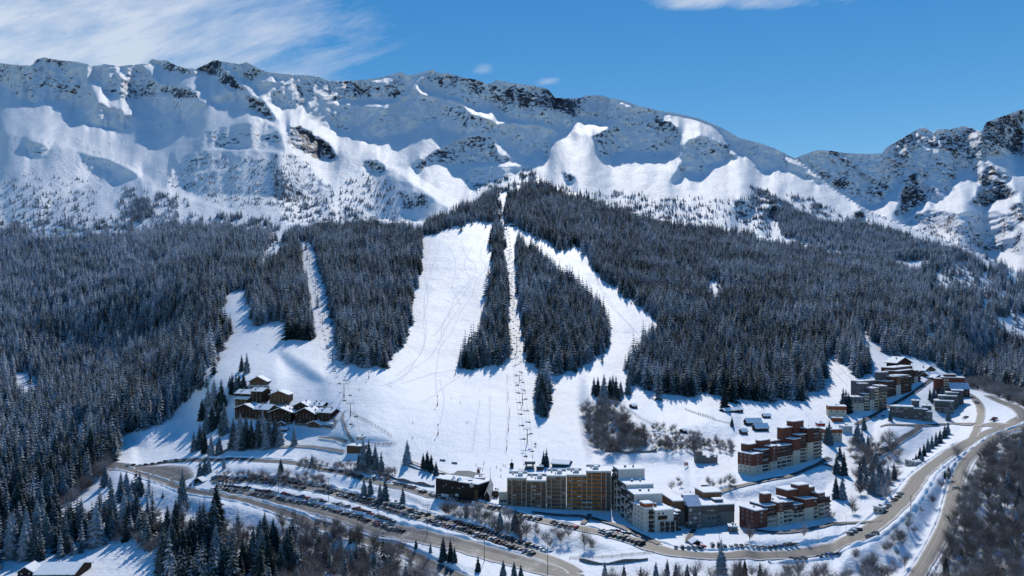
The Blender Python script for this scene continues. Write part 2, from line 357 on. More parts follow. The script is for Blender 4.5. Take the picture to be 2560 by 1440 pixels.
L_main = tps(main_ctrl)(PXg, PYg)
L_mass = tps(mass_ctrl)(PXg, PYg)
M0 = np.where(region == 0, L_near, np.where(region == 1, L_main, L_mass))
fixed = region == 0
# screened least squares: vertical gradient from steepness, sideways gradient and mean level from the survey points
wh, eps = .05, 1 / 320.0 ** 2
gt = -SY * (1 / F) / (tan_g - e_g)
gv = .5 * (gt[:-1] + gt[1:])
hv = M0[:, 1:] - M0[:, :-1]
ribL = .010 * steepm * (1 - 2.2 * np.abs(pnoise(q0 / 26, jy / 70, 85))) + .0045 * steepm * (1 - 2.2 * np.abs(pnoise(q1 / 12, jy / 30, 86)))
hv = hv - (ribL[:, 1:] - ribL[:, :-1]) * (region[:, 1:] > 0)
cv = (region[:-1] == region[1:]) | ((PXg[:-1] < 720) & (region[:-1] < 2))
ch = region[:, 1:] == region[:, :-1]
wst = np.clip((.0011 / (np.abs(gv) / SY)) ** 2, .9, 16); cv = cv * wst / SY ** 2; chh = wh * ch / SX ** 2
def Aop(L):
    o = eps * L
    d = cv * (L[1:] - L[:-1]); o[1:] += d; o[:-1] -= d
    d = chh * (L[:, 1:] - L[:, :-1]); o[:, 1:] += d; o[:, :-1] -= d
    return o
rhs = eps * M0
d = cv * gv; rhs[1:] += d; rhs[:-1] -= d
d = chh * hv; rhs[:, 1:] += d; rhs[:, :-1] -= d
L = M0.copy(); free = ~fixed
diag = np.full(L.shape, eps); diag[1:] += cv; diag[:-1] += cv; diag[:, 1:] += chh; diag[:, :-1] += chh
r = np.where(free, rhs - Aop(L), 0); zz = r / diag; p = zz.copy(); rr = (r * zz).sum()
for it in range(1300):
    Ap = np.where(free, Aop(p), 0); al = rr / ((p * Ap).sum() + 1e-30)
    L += al * p; r -= al * Ap; zz = r / diag; r2 = (r * zz).sum()
    if r2 < 1e-13: break
    p = zz + (r2 / rr) * p; rr = r2

# the survey refined to a finer grid before the small relief is added
def refine(a, ny, nx):
    def up(m, n_):
        k = np.linspace(0, m.shape[0] - 1, n_); i = np.clip(k.astype(int), 1, m.shape[0] - 3); t_ = (k - i)[:, None]
        p0, p1, p2, p3 = m[i - 1], m[i], m[i + 1], m[i + 2]
        return p1 + .5 * t_ * (p2 - p0 + t_ * (2 * p0 - 5 * p1 + 4 * p2 - p3 + t_ * (3 * (p1 - p2) + p3 - p0)))
    return up(up(a, ny).T.copy(), nx).T.copy()
lin = lambda a, ny, nx: a[np.ix_(np.round(np.linspace(0, a.shape[0] - 1, ny)).astype(int), np.round(np.linspace(0, a.shape[1] - 1, nx)).astype(int))]
nyf, nxf = (len(gy) - 1) * 2 + 1, (len(gx) - 1) * 2 + 1
dsh = blur(np.clip((tan_g - e_g - .25) / .8, 0, 1), 1)
# keep breaks sharp: refine each region by itself
Lf = None
for q in (0, 1, 2):
    m = region == q; A_ = np.where(m, L, np.nan)
    for _ in range(4):          # grow the region a little so that its edge refines cleanly
        p_ = np.pad(A_, 1, mode='edge'); st_ = np.stack([p_[:-2, 1:-1], p_[2:, 1:-1], p_[1:-1, :-2], p_[1:-1, 2:]])
        ok_ = ~np.isnan(st_); mean = np.where(ok_, st_, 0).sum(0) / np.maximum(ok_.sum(0), 1)
        A_ = np.where(np.isnan(A_) & ok_.any(0), mean, A_)
    R_ = refine(np.where(np.isnan(A_), L, A_), nyf, nxf)
    Lf = R_ if Lf is None else np.where(lin(region, nyf, nxf) == q, R_, Lf)
rough = refine(blur(dsh, 2), nyf, nxf); rock_s = np.clip(refine(rock_s, nyf, nxf), 0, 1)
region = lin(region, nyf, nxf); L = Lf
SX, SY = SX / 2.0, SY / 2.0
gx = X0S + SX * np.arange(nxf); gy = Y0S + SY * np.arange(nyf)
PXg, PYg = np.meshgrid(gx, gy)
# roughness: gullies and ribs on the mountain faces, small rolls on the near slopes
Yg = np.exp(L); Xg = (PXg - CX) / F * Yg; Zg = (HZ - PYg) / F * Yg
mt = (region > 0)
def ridged(u, v, seed): return 1 - 2.2 * np.abs(pnoise(u, v, seed))
wx = 60 * pnoise(Xg / 260, Zg / 260, 40) + 22 * pnoise(Xg / 90, Zg / 90, 41)
fl = ridged((Xg + wx) / 150, Zg / 420, 21) * 20 + ridged((Xg + wx * .6 + .3 * Zg) / 66, Zg / 190, 22) * 12 + ridged((Xg + wx * .4 - .25 * Zg) / 30, Zg / 85, 23) * 6.5 + ridged((Xg + .2 * wx) / 15, Zg / 34, 24) * 3.2
st = ridged(Xg / 190, (Zg + .18 * Xg + wx) / 46, 25) * 6 + ridged(Xg / 80, (Zg - .1 * Xg + wx * .5) / 20, 26) * 3.4 + pnoise(Xg / 12, Zg / 9, 27) * 2.2
sm = pnoise(Xg / 230, Yg / 260, 28) * 16 + pnoise(Xg / 95, Yg / 120, 29) * 7 + ridged(Xg / 60, Yg / 90, 30) * 2.2 + pnoise(Xg / 22, Yg / 40, 34) * 1.2
side = np.clip((PXg - 1990) / 60, 0, 1)
disp = (fl * (.10 + (.34 + .7 * rough) * rough) + st * (.06 + .4 * rough + 1.5 * rock_s)) * (1 + .5 * side) + sm * .8 * (1 - .6 * rough)
disp *= np.clip((Yg - 2100) / 1100, .2, 1.35)
nearn = 5 * pnoise(Xg / 90, Yg / 90, 31) + 2.2 * pnoise(Xg / 38, Yg / 45, 32) + .7 * pnoise(Xg / 14, Yg / 18, 33)
woodm = np.clip((560 - PXg) / 160, 0, 1) * np.clip((1120 - PYg) / 120, 0, 1) + np.clip((PXg - 1560) / 200, 0, 1) * np.clip((930 - PYg) / 120, 0, 1)
nearn = nearn + woodm * (24 * ridged((Xg + .5 * Yg) / 330, (Yg - .3 * Xg) / 520, 36) + 8 * ridged((Xg - .3 * Yg) / 130, Yg / 210, 37))
bankm = np.clip((PYg - 985) / 60, 0, 1) * (1 - np.clip((PXg - 800) / 140, 0, 1) * np.clip((1480 - PXg) / 130, 0, 1) * np.clip((1205 - PYg) / 50, 0, 1))
lump = bankm * (.75 * pnoise(Xg / 11, Yg / 13, 38) + .55 * np.abs(pnoise(Xg / 6, Yg / 7, 39)) + .3 * pnoise(Xg / 3, Yg / 3.5, 42))
fade = np.clip((TREEL(PXg) - PYg + 60) / 60, 0, 1)
L = L + np.where(mt, disp * np.where(PXg < 720, fade, 1), nearn * np.clip((Yg - 420) / 600, .15, 1) + lump) / Yg

def samp(a, px, py):
    fx = np.clip((np.asarray(px, float) - X0S) / SX, 0, len(gx) - 1.001); fy = np.clip((np.asarray(py, float) - Y0S) / SY, 0, len(gy) - 1.001)
    i = fx.astype(int); j = fy.astype(int); u = fx - i; v = fy - j
    return (a[j, i] * (1 - u) + a[j, i + 1] * u) * (1 - v) + (a[j + 1, i] * (1 - u) + a[j + 1, i + 1] * u) * v
def ground(px, py):
    """point of the terrain surveyed at frame position px, py"""
    Y = np.exp(samp(L, px, py)); return np.stack([(np.asarray(px) - CX) / F * Y, Y, (HZ - np.asarray(py)) / F * Y + CAMZ], -1)
def G(px, py):
    p = ground(float(px), float(py)); return (float(p[0]), float(p[1]), float(p[2]))
def height_at(X, Y):
    """terrain height under a plan position of the near terrain"""
    px = np.clip(CX + F * X / Y, X0S, 2999)
    tl = float(TREEL(px)) + 4
    pys = np.arange(1639, tl, -3.0)
    Ys = np.maximum.accumulate(np.exp(samp(L, np.full(len(pys), px), pys)))
    py = float(np.interp(Y, Ys, pys))
    return (HZ - py) / F * Y + CAMZ

# ------------------------------------------------------------------ terrain mesh
cols = np.arange(-440, 3001, 3.0); NR = 720
t = np.linspace(0, 1, NR)
sky = SKY(cols)
jag = 2.0 * pnoise(cols / 9, cols * 0 + 3.3, 5) + 1.3 * pnoise(cols / 4.3, cols * 0 + 7.7, 6)
sky = sky + jag * np.clip(1.2 * samp(rock_s, cols, sky + 8) + .15, 0, 1)
PYm = 1640 - t[:, None] * (1640 - sky[None, :]); PXm = np.broadcast_to(cols, PYm.shape)
Lm = samp(L, PXm, np.maximum(PYm, SKY(PXm) + 4))
Ym = np.exp(Lm); Xm = (PXm - CX) / F * Ym; Zm = (HZ - PYm) / F * Ym
rk = samp(rock_s, PXm, np.maximum(PYm, SKY(PXm) + 4)); far = (samp((region > 0).astype(float), PXm, PYm) > .5).astype(float)
rows = [np.stack([Xm, Ym, Zm + CAMZ], -1)]
last = rows[0][-1]; bx = []
for dy, dz in ((40, 30), (130, 120), (300, 300), (700, 650), (1500, 1300)):
    q = last.copy(); q[:, 1] += dy; q[:, 0] += dy * (cols - CX) / F; q[:, 2] -= dz; bx.append(q)
V = np.concatenate([rows[0], np.stack(bx, 0)], 0)
nr, nc = V.shape[:2]
ext = lambda a: np.concatenate([a, np.repeat(a[-1:], 5, 0)], 0).ravel()
idx = np.arange(nr * nc).reshape(nr, nc)
Q = np.stack([idx[:-1, :-1], idx[:-1, 1:], idx[1:, 1:], idx[1:, :-1]], -1).reshape(-1, 4)

n = NT('snow_and_rock')
ra = n.new('ShaderNodeAttribute', attribute_name='rock').outputs['Fac']
fa = n.new('ShaderNodeAttribute', attribute_name='far').outputs['Fac']
gnode = n.new('ShaderNodeNewGeometry'); sep = n.new('ShaderNodeSeparateXYZ'); n.l(gnode.outputs['Normal'], sep.inputs[0])
steep = n.math('SUBTRACT', 1.0, sep.outputs['Z'])
n1 = n.noise(.034, 10, .74, n.pos((1, 1, 1.9))); n2 = n.noise(.006, 3, .6, n.pos())
fac = n.math('ADD', n.math('MULTIPLY', n.math('POWER', n.math('MAXIMUM', ra, .0), .7), .29), n.math('ADD', n.math('MULTIPLY', n1, 1.0), n.math('MULTIPLY', n2, .45)))
fac = n.math('ADD', fac, n.math('MULTIPLY', n.math('MINIMUM', steep, .6), .12))
rockf = n.math('MULTIPLY', n.ramp(fac, [(.945, 0.0), (.99, 1.0)]), fa)
rockc = n.ramp(n.noise(.05, 6, .6, n.pos()), [(.3, (.018, .024, .042)), (.7, (.062, .072, .10))])
mott = n.math('ADD', n.math('MULTIPLY', n.noise(.012, 6, .6, n.pos()), .6), n.math('MULTIPLY', n.noise(.11, 6, .7, n.pos()), .4))
snowc = n.ramp(mott, [(.36, (.72, .775, .86)), (.62, (.83, .87, .93))])
n.base(n.mix(rockf, snowc, rockc), .6)
bh = n.math('ADD', n.math('MULTIPLY', n.noise(.06, 7, .62, n.pos()), 3.0), n.noise(.5, 5, .6, n.pos()))
n.bump(bh, .5, 1.2)
bn = [q for q in n.n if q.bl_idname == 'ShaderNodeBump'][0]; n.l(n.math('ADD', n.math('MULTIPLY', fa, 4.5), 1.0), bn.inputs['Distance'])
M_TERR = n.m
terrain = link('ground', raw_mesh('ground', V.reshape(-1, 3), Q, M_TERR, True, {'rock': ext(rk), 'far': ext(far)}))
tag(terrain, kind='structure')

print('skyline distances', [int(q) for q in Ym[-1][::100]])
# ------------------------------------------------------------------ camera, sun and sky
cam = bpy.data.cameras.new('camera'); co = bpy.data.objects.new('camera', cam); COL.objects.link(co)
cam.sensor_width = 36; cam.lens = 36 * F / 2560; cam.shift_y = (HZ - 720) / 2560.0
co.location = (0, 0, CAMZ); co.rotation_euler = (R(90), 0, 0); cam.clip_start = 1; cam.clip_end = 60000
sc.camera = co
SUN_EL, SUN_AZ = 40.0, 6.0            # degrees above the level line, degrees right of straight ahead
sun = bpy.data.lights.new('sun', 'SUN'); so = bpy.data.objects.new('sun', sun); COL.objects.link(so)
sun.energy = 3.4; sun.angle = R(.53); sun.color = (1, .935, .84)
so.rotation_euler = (R(-(90 - SUN_EL)), 0, R(-SUN_AZ)); so.location = (0, 0, 2500)
w = bpy.data.worlds.new('World'); sc.world = w; w.use_nodes = True
wt = w.node_tree; bg = wt.nodes['Background']; bg.inputs[1].default_value = .1
sky = wt.nodes.new('ShaderNodeTexSky'); sky.sky_type = 'NISHITA'; sky.sun_disc = False
sky.sun_elevation = R(SUN_EL); sky.sun_rotation = R(SUN_AZ); sky.altitude = 1600; sky.air_density = 1.25; sky.dust_density = .05; sky.ozone_density = 2.0
hs = wt.nodes.new('ShaderNodeHueSaturation'); hs.inputs['Saturation'].default_value = 1.42; hs.inputs['Value'].default_value = .96
wt.links.new(sky.outputs[0], hs.inputs['Color'])
# thin high cloud, laid out by compass direction and height
tc = wt.nodes.new('ShaderNodeTexCoord'); sp = wt.nodes.new('ShaderNodeSeparateXYZ'); wt.links.new(tc.outputs['Generated'], sp.inputs[0])
def wm(op, a, b=None, clamp=False):
    x = wt.nodes.new('ShaderNodeMath'); x.operation = op; x.use_clamp = clamp
    for i, v in enumerate((a, b)):
        if v is None: continue
        if isinstance(v, (int, float)): x.inputs[i].default_value = v
        else: wt.links.new(v, x.inputs[i])
    return x.outputs[0]
az = wm('DIVIDE', sp.outputs['X'], wm('MAXIMUM', sp.outputs['Y'], .05)); el = wm('DIVIDE', sp.outputs['Z'], wm('MAXIMUM', sp.outputs['Y'], .05))
cv3 = wt.nodes.new('ShaderNodeCombineXYZ')
wt.links.new(wm('ADD', wm('MULTIPLY', az, 3.2), wm('MULTIPLY', el, -1.5)), cv3.inputs[0]); wt.links.new(wm('ADD', wm('MULTIPLY', el, 9.0), wm('MULTIPLY', az, -2.2)), cv3.inputs[1])
cn = wt.nodes.new('ShaderNodeTexNoise'); cn.inputs['Scale'].default_value = 2.6; cn.inputs['Detail'].default_value = 12; cn.inputs['Roughness'].default_value = .66; cn.inputs['Distortion'].default_value = .25
wt.links.new(cv3.outputs[0], cn.inputs['Vector'])
def blob(ca, ce, ra, re):
    """soft ellipse of cloud cover centred on azimuth/height tangents"""
    a = wm('DIVIDE', wm('SUBTRACT', az, ca), ra); b = wm('DIVIDE', wm('SUBTRACT', el, ce), re)
    return wm('SUBTRACT', 1.0, wm('ADD', wm('MULTIPLY', a, a), wm('MULTIPLY', b, b)), True)
cover = wm('ADD', blob(-.50, .345, .40, .13), wm('ADD', wm('MULTIPLY', blob(-.032, .306, .026, .013), .62), wm('ADD', wm('MULTIPLY', blob(.045, .293, .03, .008), .45), wm('MULTIPLY', blob(.27, .40, .20, .022), .8))), True)
cf = wm('MULTIPLY', wm('SUBTRACT', wm('ADD', cn.outputs['Fac'], wm('MULTIPLY', cover, .5)), .62), 2.3, True)
cf = wm('MULTIPLY', cf, wm('MULTIPLY', cover, 2.2, True))
mx = wt.nodes.new('ShaderNodeMix'); mx.data_type = 'RGBA'
wt.links.new(wm('MULTIPLY', cf, .76), mx.inputs[0]); wt.links.new(hs.outputs[0], mx.inputs[6]); mx.inputs[7].default_value = (8.2, 8.8, 9.8, 1)
# sky gain raised behind the viewpoint, added as fill for the shaded faces
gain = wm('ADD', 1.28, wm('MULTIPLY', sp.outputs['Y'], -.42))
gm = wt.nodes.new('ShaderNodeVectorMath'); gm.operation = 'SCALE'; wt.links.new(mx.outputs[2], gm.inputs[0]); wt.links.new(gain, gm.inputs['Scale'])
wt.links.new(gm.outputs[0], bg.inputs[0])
sc.view_settings.view_transform = 'Standard'; sc.view_settings.look = 'None'; sc.view_settings.exposure = 0; sc.view_settings.gamma = 1
sc.cycles.max_bounces = 6; sc.cycles.diffuse_bounces = 4; sc.cycles.glossy_bounces = 2; sc.cycles.transparent_max_bounces = 6
sc.cycles.use_denoising = True
# ------------------------------------------------------------------ trees
def foliage_mat(name, needle, frost, lo, hi, sc_=1.1):
    n = NT(name)
    a = n.new('ShaderNodeAttribute', attribute_name='frost').outputs['Fac']
    oi = n.new('ShaderNodeObjectInfo').outputs['Random']
    c_ = lambda v, k: n.math('MULTIPLY', n.math('SUBTRACT', v, .5), k)
    f = n.math('ADD', n.math('MULTIPLY', a, .55), c_(n.noise(sc_, 4, .7, n.pos()), 1.5))
    f = n.math('ADD', f, c_(n.noise(.010, 4, .65, n.pos()), 1.1))
    f = n.math('ADD', f, c_(oi, .5))
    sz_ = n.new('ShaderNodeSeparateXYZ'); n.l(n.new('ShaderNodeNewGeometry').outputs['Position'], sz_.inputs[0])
    f = n.math('ADD', f, n.math('MULTIPLY', n.math('MINIMUM', sz_.outputs['Z'], 400.0), .0004))     # frost thickens with height, also painting in distance haze
    f = n.math('ADD', f, n.math('MULTIPLY', n.math('DIVIDE', n.math('SUBTRACT', -400.0, sz_.outputs['X']), 450.0, True), .20))   # more frost colour to the left, painting in the valley haze
    f = n.math('ADD', f, n.math('MULTIPLY', n.math('DIVIDE', n.math('SUBTRACT', sz_.outputs['X'], 450.0), 500.0, True), .16))  # far right woods paler too, haze painted as frost colour
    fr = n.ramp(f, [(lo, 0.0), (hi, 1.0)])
    nd = n.mix(oi, needle, tuple(x * 1.7 for x in needle))
    n.base(n.mix(fr, nd, frost), .8); n.b.inputs['Specular IOR Level'].default_value = .12
    return n.m
M_NEEDLE = foliage_mat('spruce_needles_frost_and_haze', (.011, .025, .025), (.52, .60, .72), .09, .78)
M_BARK = mottled('bark', (.07, .055, .045), .4, 2.5, .9)
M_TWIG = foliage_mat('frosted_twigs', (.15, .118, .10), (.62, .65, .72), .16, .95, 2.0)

def spruce_mesh(seed, tiers, per, near):
    """crown of drooping branch blades: unit height 1, frost = 1 along the top of each branch"""
    rs = np.random.RandomState(seed); V = []; T = []; A = []
    for k in range(tiers):
        t = k / (tiers - 1.0)
        z = .06 + .92 * t ** .93
        rad = (.195 * (1 - t) ** .78 + .012) * rs.uniform(.85, 1.12)
        m = max(4, int(per * (.55 + .45 * (1 - t))))
        off = rs.uniform(0, 6.28)
        for b in range(m):
            if rs.rand() < .07: continue
            th = off + 2 * math.pi * (b + rs.uniform(-.28, .28)) / m
            rr = rad * rs.uniform(.68, 1.18); dr = rr * rs.uniform(.42, .75)
            wd = rr * rs.uniform(.20, .32) + .006
            c, s = math.cos(th), math.sin(th); px_, py_ = -s, c
            z0 = z + rr * .10; fr = rs.uniform(.35, 1.0)
            i = len(V)
            lift = rr * .10
            V += [(0, 0, z0 + .012), (c * rr * .55 + px_ * wd, s * rr * .55 + py_ * wd, z0 - dr * .62 - lift), (c * rr * .55, s * rr * .55, z0 - dr * .42),
                  (c * rr * .55 - px_ * wd, s * rr * .55 - py_ * wd, z0 - dr * .62 - lift), (c * rr, s * rr, z0 - dr)]
            A += [.1 * fr, .0, fr, .0, .75 * fr]
            T += [(i, i + 1, i + 2), (i, i + 2, i + 3), (i + 2, i + 1, i + 4), (i + 3, i + 2, i + 4)]
            if near:      # hanging side sprays
                for sgn in (-1, 1):
                    for q in (.38, .62, .85):
                        j = len(V); w2 = wd * (1.15 - q * .7)
                        x0, y0 = c * rr * q, s * rr * q; zz = z0 - dr * q * .85
                        V += [(x0, y0, zz), (x0 + sgn * px_ * w2 * 1.7 + c * w2 * .9, y0 + sgn * py_ * w2 * 1.7 + s * w2 * .9, zz - w2 * .8), (x0 + sgn * px_ * w2 * .5 + c * w2, y0 + sgn * py_ * w2 * .5 + s * w2, zz - w2 * 1.3)]
                        A += [.6 * fr, .35 * fr, 0]
                        T += [(j, j + 1, j + 2)]
    i = len(V); V += [(.012, 0, .9), (-.008, .01, .9), (-.008, -.01, .9), (0, 0, 1.0)]; A += [.2, .2, .2, .8]; T += [(i, i + 1, i + 3), (i + 1, i + 2, i + 3), (i + 2, i, i + 3)]
    return np.array(V), np.array(T), np.array(A)

def bare_mesh(seed, n_tw, spread=.42):
    """bare broadleaf crown: limbs and a haze of thin twigs"""
    rs = np.random.RandomState(seed); V = []; T = []; A = []
    def sliver(p, q, w0, w1, fr):
        p, q = np.array(p), np.array(q); d = q - p
        s = np.cross(d, rs.randn(3)); s /= (np.linalg.norm(s) + 1e-9); i = len(V)
        V.extend([tuple(p + s * w0), tuple(p - s * w0), tuple(q - s * w1), tuple(q + s * w1)])
        A.extend([fr * .3, fr * .3, fr, fr]); T.extend([(i, i + 1, i + 2), (i, i + 2, i + 3)])
    limbs = []
    for k in range(7):
        th = k * 2.4 + rs.uniform(-.5, .5); z0 = rs.uniform(.08, .45); r = spread * rs.uniform(.45, .85)
        q = np.array([math.cos(th) * r, math.sin(th) * r, z0 + rs.uniform(.28, .5)])
        p = np.array([0, 0, z0]); sliver(p, q, .016, .006, .4); sliver(p, q, .016, .006, .4); limbs.append((p, q))
    limbs.append((np.array([0, 0, .3]), np.array([0, 0, .96])))
    for k in range(n_tw):
        p, q = limbs[rs.randint(len(limbs))]; b = p + (q - p) * rs.uniform(.2, 1.0)
        d = rs.randn(3) * np.array([.12, .12, .09]) + (q - p) * .12 + np.array([0, 0, .06])
        sliver(b, b + d * rs.uniform(.8, 2.0), .0042, .0018, rs.uniform(0, 1.0))
    return np.array(V), np.array(T), np.array(A)

def tree_proto(name, V, T, A, mat):
    return raw_mesh(name, V, T, mat, False, {'frost': A})
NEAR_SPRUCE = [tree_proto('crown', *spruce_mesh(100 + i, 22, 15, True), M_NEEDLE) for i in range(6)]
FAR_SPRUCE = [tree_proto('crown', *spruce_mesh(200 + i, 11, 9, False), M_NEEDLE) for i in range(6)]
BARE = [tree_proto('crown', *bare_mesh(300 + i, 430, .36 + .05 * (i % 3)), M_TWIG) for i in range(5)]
def trunk_mesh(h, r, name='trunk'):
    m = MB(); m.tube((0, 0, -.06), (0, 0, h), r, r * .2, 6); return m.mesh(name, M_BARK)
TRUNK_S = trunk_mesh(.93, .016); TRUNK_B = trunk_mesh(.72, .018)

# ---- where the woods stand: (name, outline in the survey frame, stems per m2, mean height, clumping)
areaG = (np.exp(L) / F) * np.exp(L) * np.abs(np.gradient(L, SY, axis=0))
areaG = np.minimum(areaG, 60)
def Zp(z, pts): return [(ZO[z][0] + a / 2.8444, ZO[z][1] + b / 2.8444) for a, b in pts]
WOODS = [
('valley', [(-440,605),(0,596),(200,600),(330,584),(560,574),(690,588),(695,620),(640,668),(610,718),(556,748),(545,775),(572,830),(532,900),(503,980),(452,1010),(408,1050),(312,1090),(278,1145),(180,1230),(100,1300),(0,1330),(-440,1330)], .038, 22.5, 0),
('stand_a', [(640,690),(700,642),(746,622),(756,700),(772,790),(784,848),(730,850),(715,800),(640,812),(625,760),(615,720)], .05, 23, 0),
('stand_b', [(790,632),(870,592),(1050,590),(1053,640),(1048,680),(1030,740),(1020,800),(1000,860),(960,915),(900,918),(852,900),(842,840),(826,760),(802,680)], .052, 22.5, 0),
('crest_left', [(705,610),(720,580),(770,574),(900,564),(1000,574),(1060,585),(1050,598),(870,600),(790,630),(768,600)], .045, 20, 0),
('crest_mid', [(1050,578),(1070,562),(1150,532),(1200,502),(1238,488),(1245,530),(1250,556),(1212,560),(1190,545),(1172,556),(1060,588)], .05, 19, 0),
('big_right', [(1262,505),(1285,488),(1330,460),(1335,485),(1345,462),(1420,490),(1500,520),(1640,563),(1760,585),(1830,582),(1900,608),(2000,624),(2100,642),(2200,655),(2300,690),(2330,760),(2300,800),(2190,850),(2150,850),(2180,920),(2150,945),(2085,885),(2055,905),(2062,965),(1990,998),(1900,1006),(1835,998),(1790,985),(1700,990),(1640,985),(1580,955),(1568,930),(1590,880),(1640,835),(1640,795),(1550,730),(1485,672),(1462,622),(1440,612),(1395,625),(1370,605),(1330,582),(1300,565),(1265,556)], .044, 21.5, 0),
('far_right', [(2300,690),(2345,640),(2400,642),(2560,700),(2960,795),(2960,1010),(2560,985),(2440,950),(2380,930),(2300,895),(2215,885),(2190,850),(2300,800),(2330,760)], .036, 21, 0),
('right_flank', [(2180,560),(2275,592),(2363,622),(2440,645),(2400,655),(2300,655),(2200,650),(2050,618),(1960,590),(1930,520),(1990,530),(2080,560)], .036, 17, 0),
('flank_edge', [(2000,485),(2100,535),(2180,570),(2300,610),(2300,640),(2200,640),(2080,600),(1900,540),(1880,500),(1870,478),(1900,500)], .012, 13, 1),
('strip', [(1237,575),(1252,578),(1260,680),(1268,780),(1270,890),(1240,912),(1160,928),(1150,912),(1200,850),(1222,760),(1234,680)], .052, 22.5, 0),
('wedge', [(1292,606),(1340,642),(1390,692),(1450,732),(1500,782),(1526,830),(1510,880),(1440,928),(1390,936),(1330,918),(1315,840),(1300,740)], .052, 22.5, 0),
('tongue', [(1337,958),(1368,950),(1374,1000),(1366,1046),(1347,1040)], .05, 22, 0),
('tip', [(1226,572),(1250,572),(1250,585),(1226,585)], .05, 18, 0),
('low_left', [(-440,1300),(100,1290),(240,1305),(330,1300),(440,1345),(560,1350),(720,1400),(745,1440),(700,1500),(410,1500),(400,1440),(385,1376),(300,1352),(215,1378),(170,1398),(60,1404),(-30,1440),(-440,1500)], .026, 19.5, 0),
('bank_left', [(240,1250),(330,1215),(430,1250),(500,1290),(600,1320),(560,1345),(440,1330),(330,1290),(240,1300)], .007, 21, 0),
('valley_top', [(-300,560),(0,556),(330,548),(560,535),(700,548),(700,585),(560,572),(330,590),(0,600),(-300,600)], .012, 16, 1),
('verge_wood', [(720,1320),(800,1310),(900,1352),(1000,1400),(1090,1452),(1080,1490),(720,1490)], .0075, 13, 0),
('slope_left', Zp('A', [(0,1130),(300,1050),(560,1180),(560,1330),(0,1340)]), .0062, 13, 1),
('slope_left_b', Zp('A', [(0,960),(250,940),(640,1000),(760,1270),(560,1330),(0,1250)]), .0028, 12, 1),
('slope_mid', Zp('A', [(830,1040),(1250,1110),(1400,1160),(1120,1270),(870,1270)]), .011, 14, 1),
('stand_clump', Zp('A', [(880,1230),(960,1150),(1060,1130),(1100,1260),(1000,1290)]), .03, 15, 0),
('slope_knoll', Zp('A', [(1200,960),(1500,840),(2100,820),(2200,900),(2400,1090),(2250,1220),(1700,1190),(1420,1120),(1200,1040)]), .0075, 9.5, 1),
('knoll_wood', Zp('A', [(1930,900),(2050,980),(2170,1130),(2100,1160),(1980,1130)]), .024, 12, 0),
('slope_right_top', Zp('A', [(2000,1180),(2250,1150),(2560,1200),(2560,1300),(2200,1290),(1990,1290)]), .008, 14, 1),
('slope_centre', Zp('B', [(0,1000),(250,960),(420,1050),(500,1200),(430,1280),(0,1270)]), .0065, 12, 1),
('centre_clump', Zp('B', [(440,1110),(520,1090),(640,1120),(620,1180),(480,1200)]), .02, 12, 0),
('ridge_larches', Zp('B', [(940,1050),(1150,990),(1340,930),(1400,960),(1380,1000),(1200,1070),(1000,1110)]), .012, 13, 1),
('knob', Zp('B', [(700,800),(920,680),(1100,720),(1120,800),(1000,880),(700,880)]), .003, 9, 1),
('bowl_edge', Zp('C', [(0,830),(260,850),(430,870),(480,980),(300,1010),(0,990)]), .006, 12, 1),
('bowl_low', Zp('B', [(1740,1080),(2000,1080),(2560,1170),(2560,1290),(2200,1270),(1900,1180)]), .0075, 12, 1),
('crag_trees', Zp('C', [(460,860),(640,820),(820,880),(1000,1000),(1150,1080),(900,1090),(700,1060),(500,1010)]), .012, 13, 1),
('ridge_line', Zp('C', [(600,740),(720,800),(900,890),(1050,980),(1150,1050),(900,960),(760,870),(620,790)]), .02, 13, 0),
('mass_foot', Zp('C', [(1750,1010),(2000,950),(2100,1000),(2250,1200),(2200,1230),(1900,1100)]), .006, 13, 1),
]
CLEAR = [[(2330,685),(2405,650),(2440,668),(2560,735),(2560,765),(2430,720),(2380,735),(2330,722)],[(2480,790),(2560,800),(2700,870),(2560,860),(2500,830)],[(1760,705),(1790,700),(1812,725),(1795,765),(1770,740)],
         [(640,700),(685,560),(722,560),(720,600),(690,640),(655,680)],[(20,940),(60,930),(100,960),(90,1000),(40,990)],[(170,1060),(205,1050),(215,1100),(190,1130)],
         [(2145,845),(2160,820),(2205,900),(2215,925),(2190,940)],[(2085,880),(2060,910),(2068,975),(2110,960)],[(1335,450),(1345,470),(1320,505),(1330,510),(1350,480),(1345,448)],[(1238,488),(1268,485),(1270,505),(1258,530),(1256,560),(1248,530)],[(1178,540),(1192,535),(1202,556),(1180,560)],
         [(255,600),(330,590),(330,596),(255,606)]]
SPR = []                                  # px, py, height m, wood name
prs = np.random.RandomState(5)
seen_cells = set()
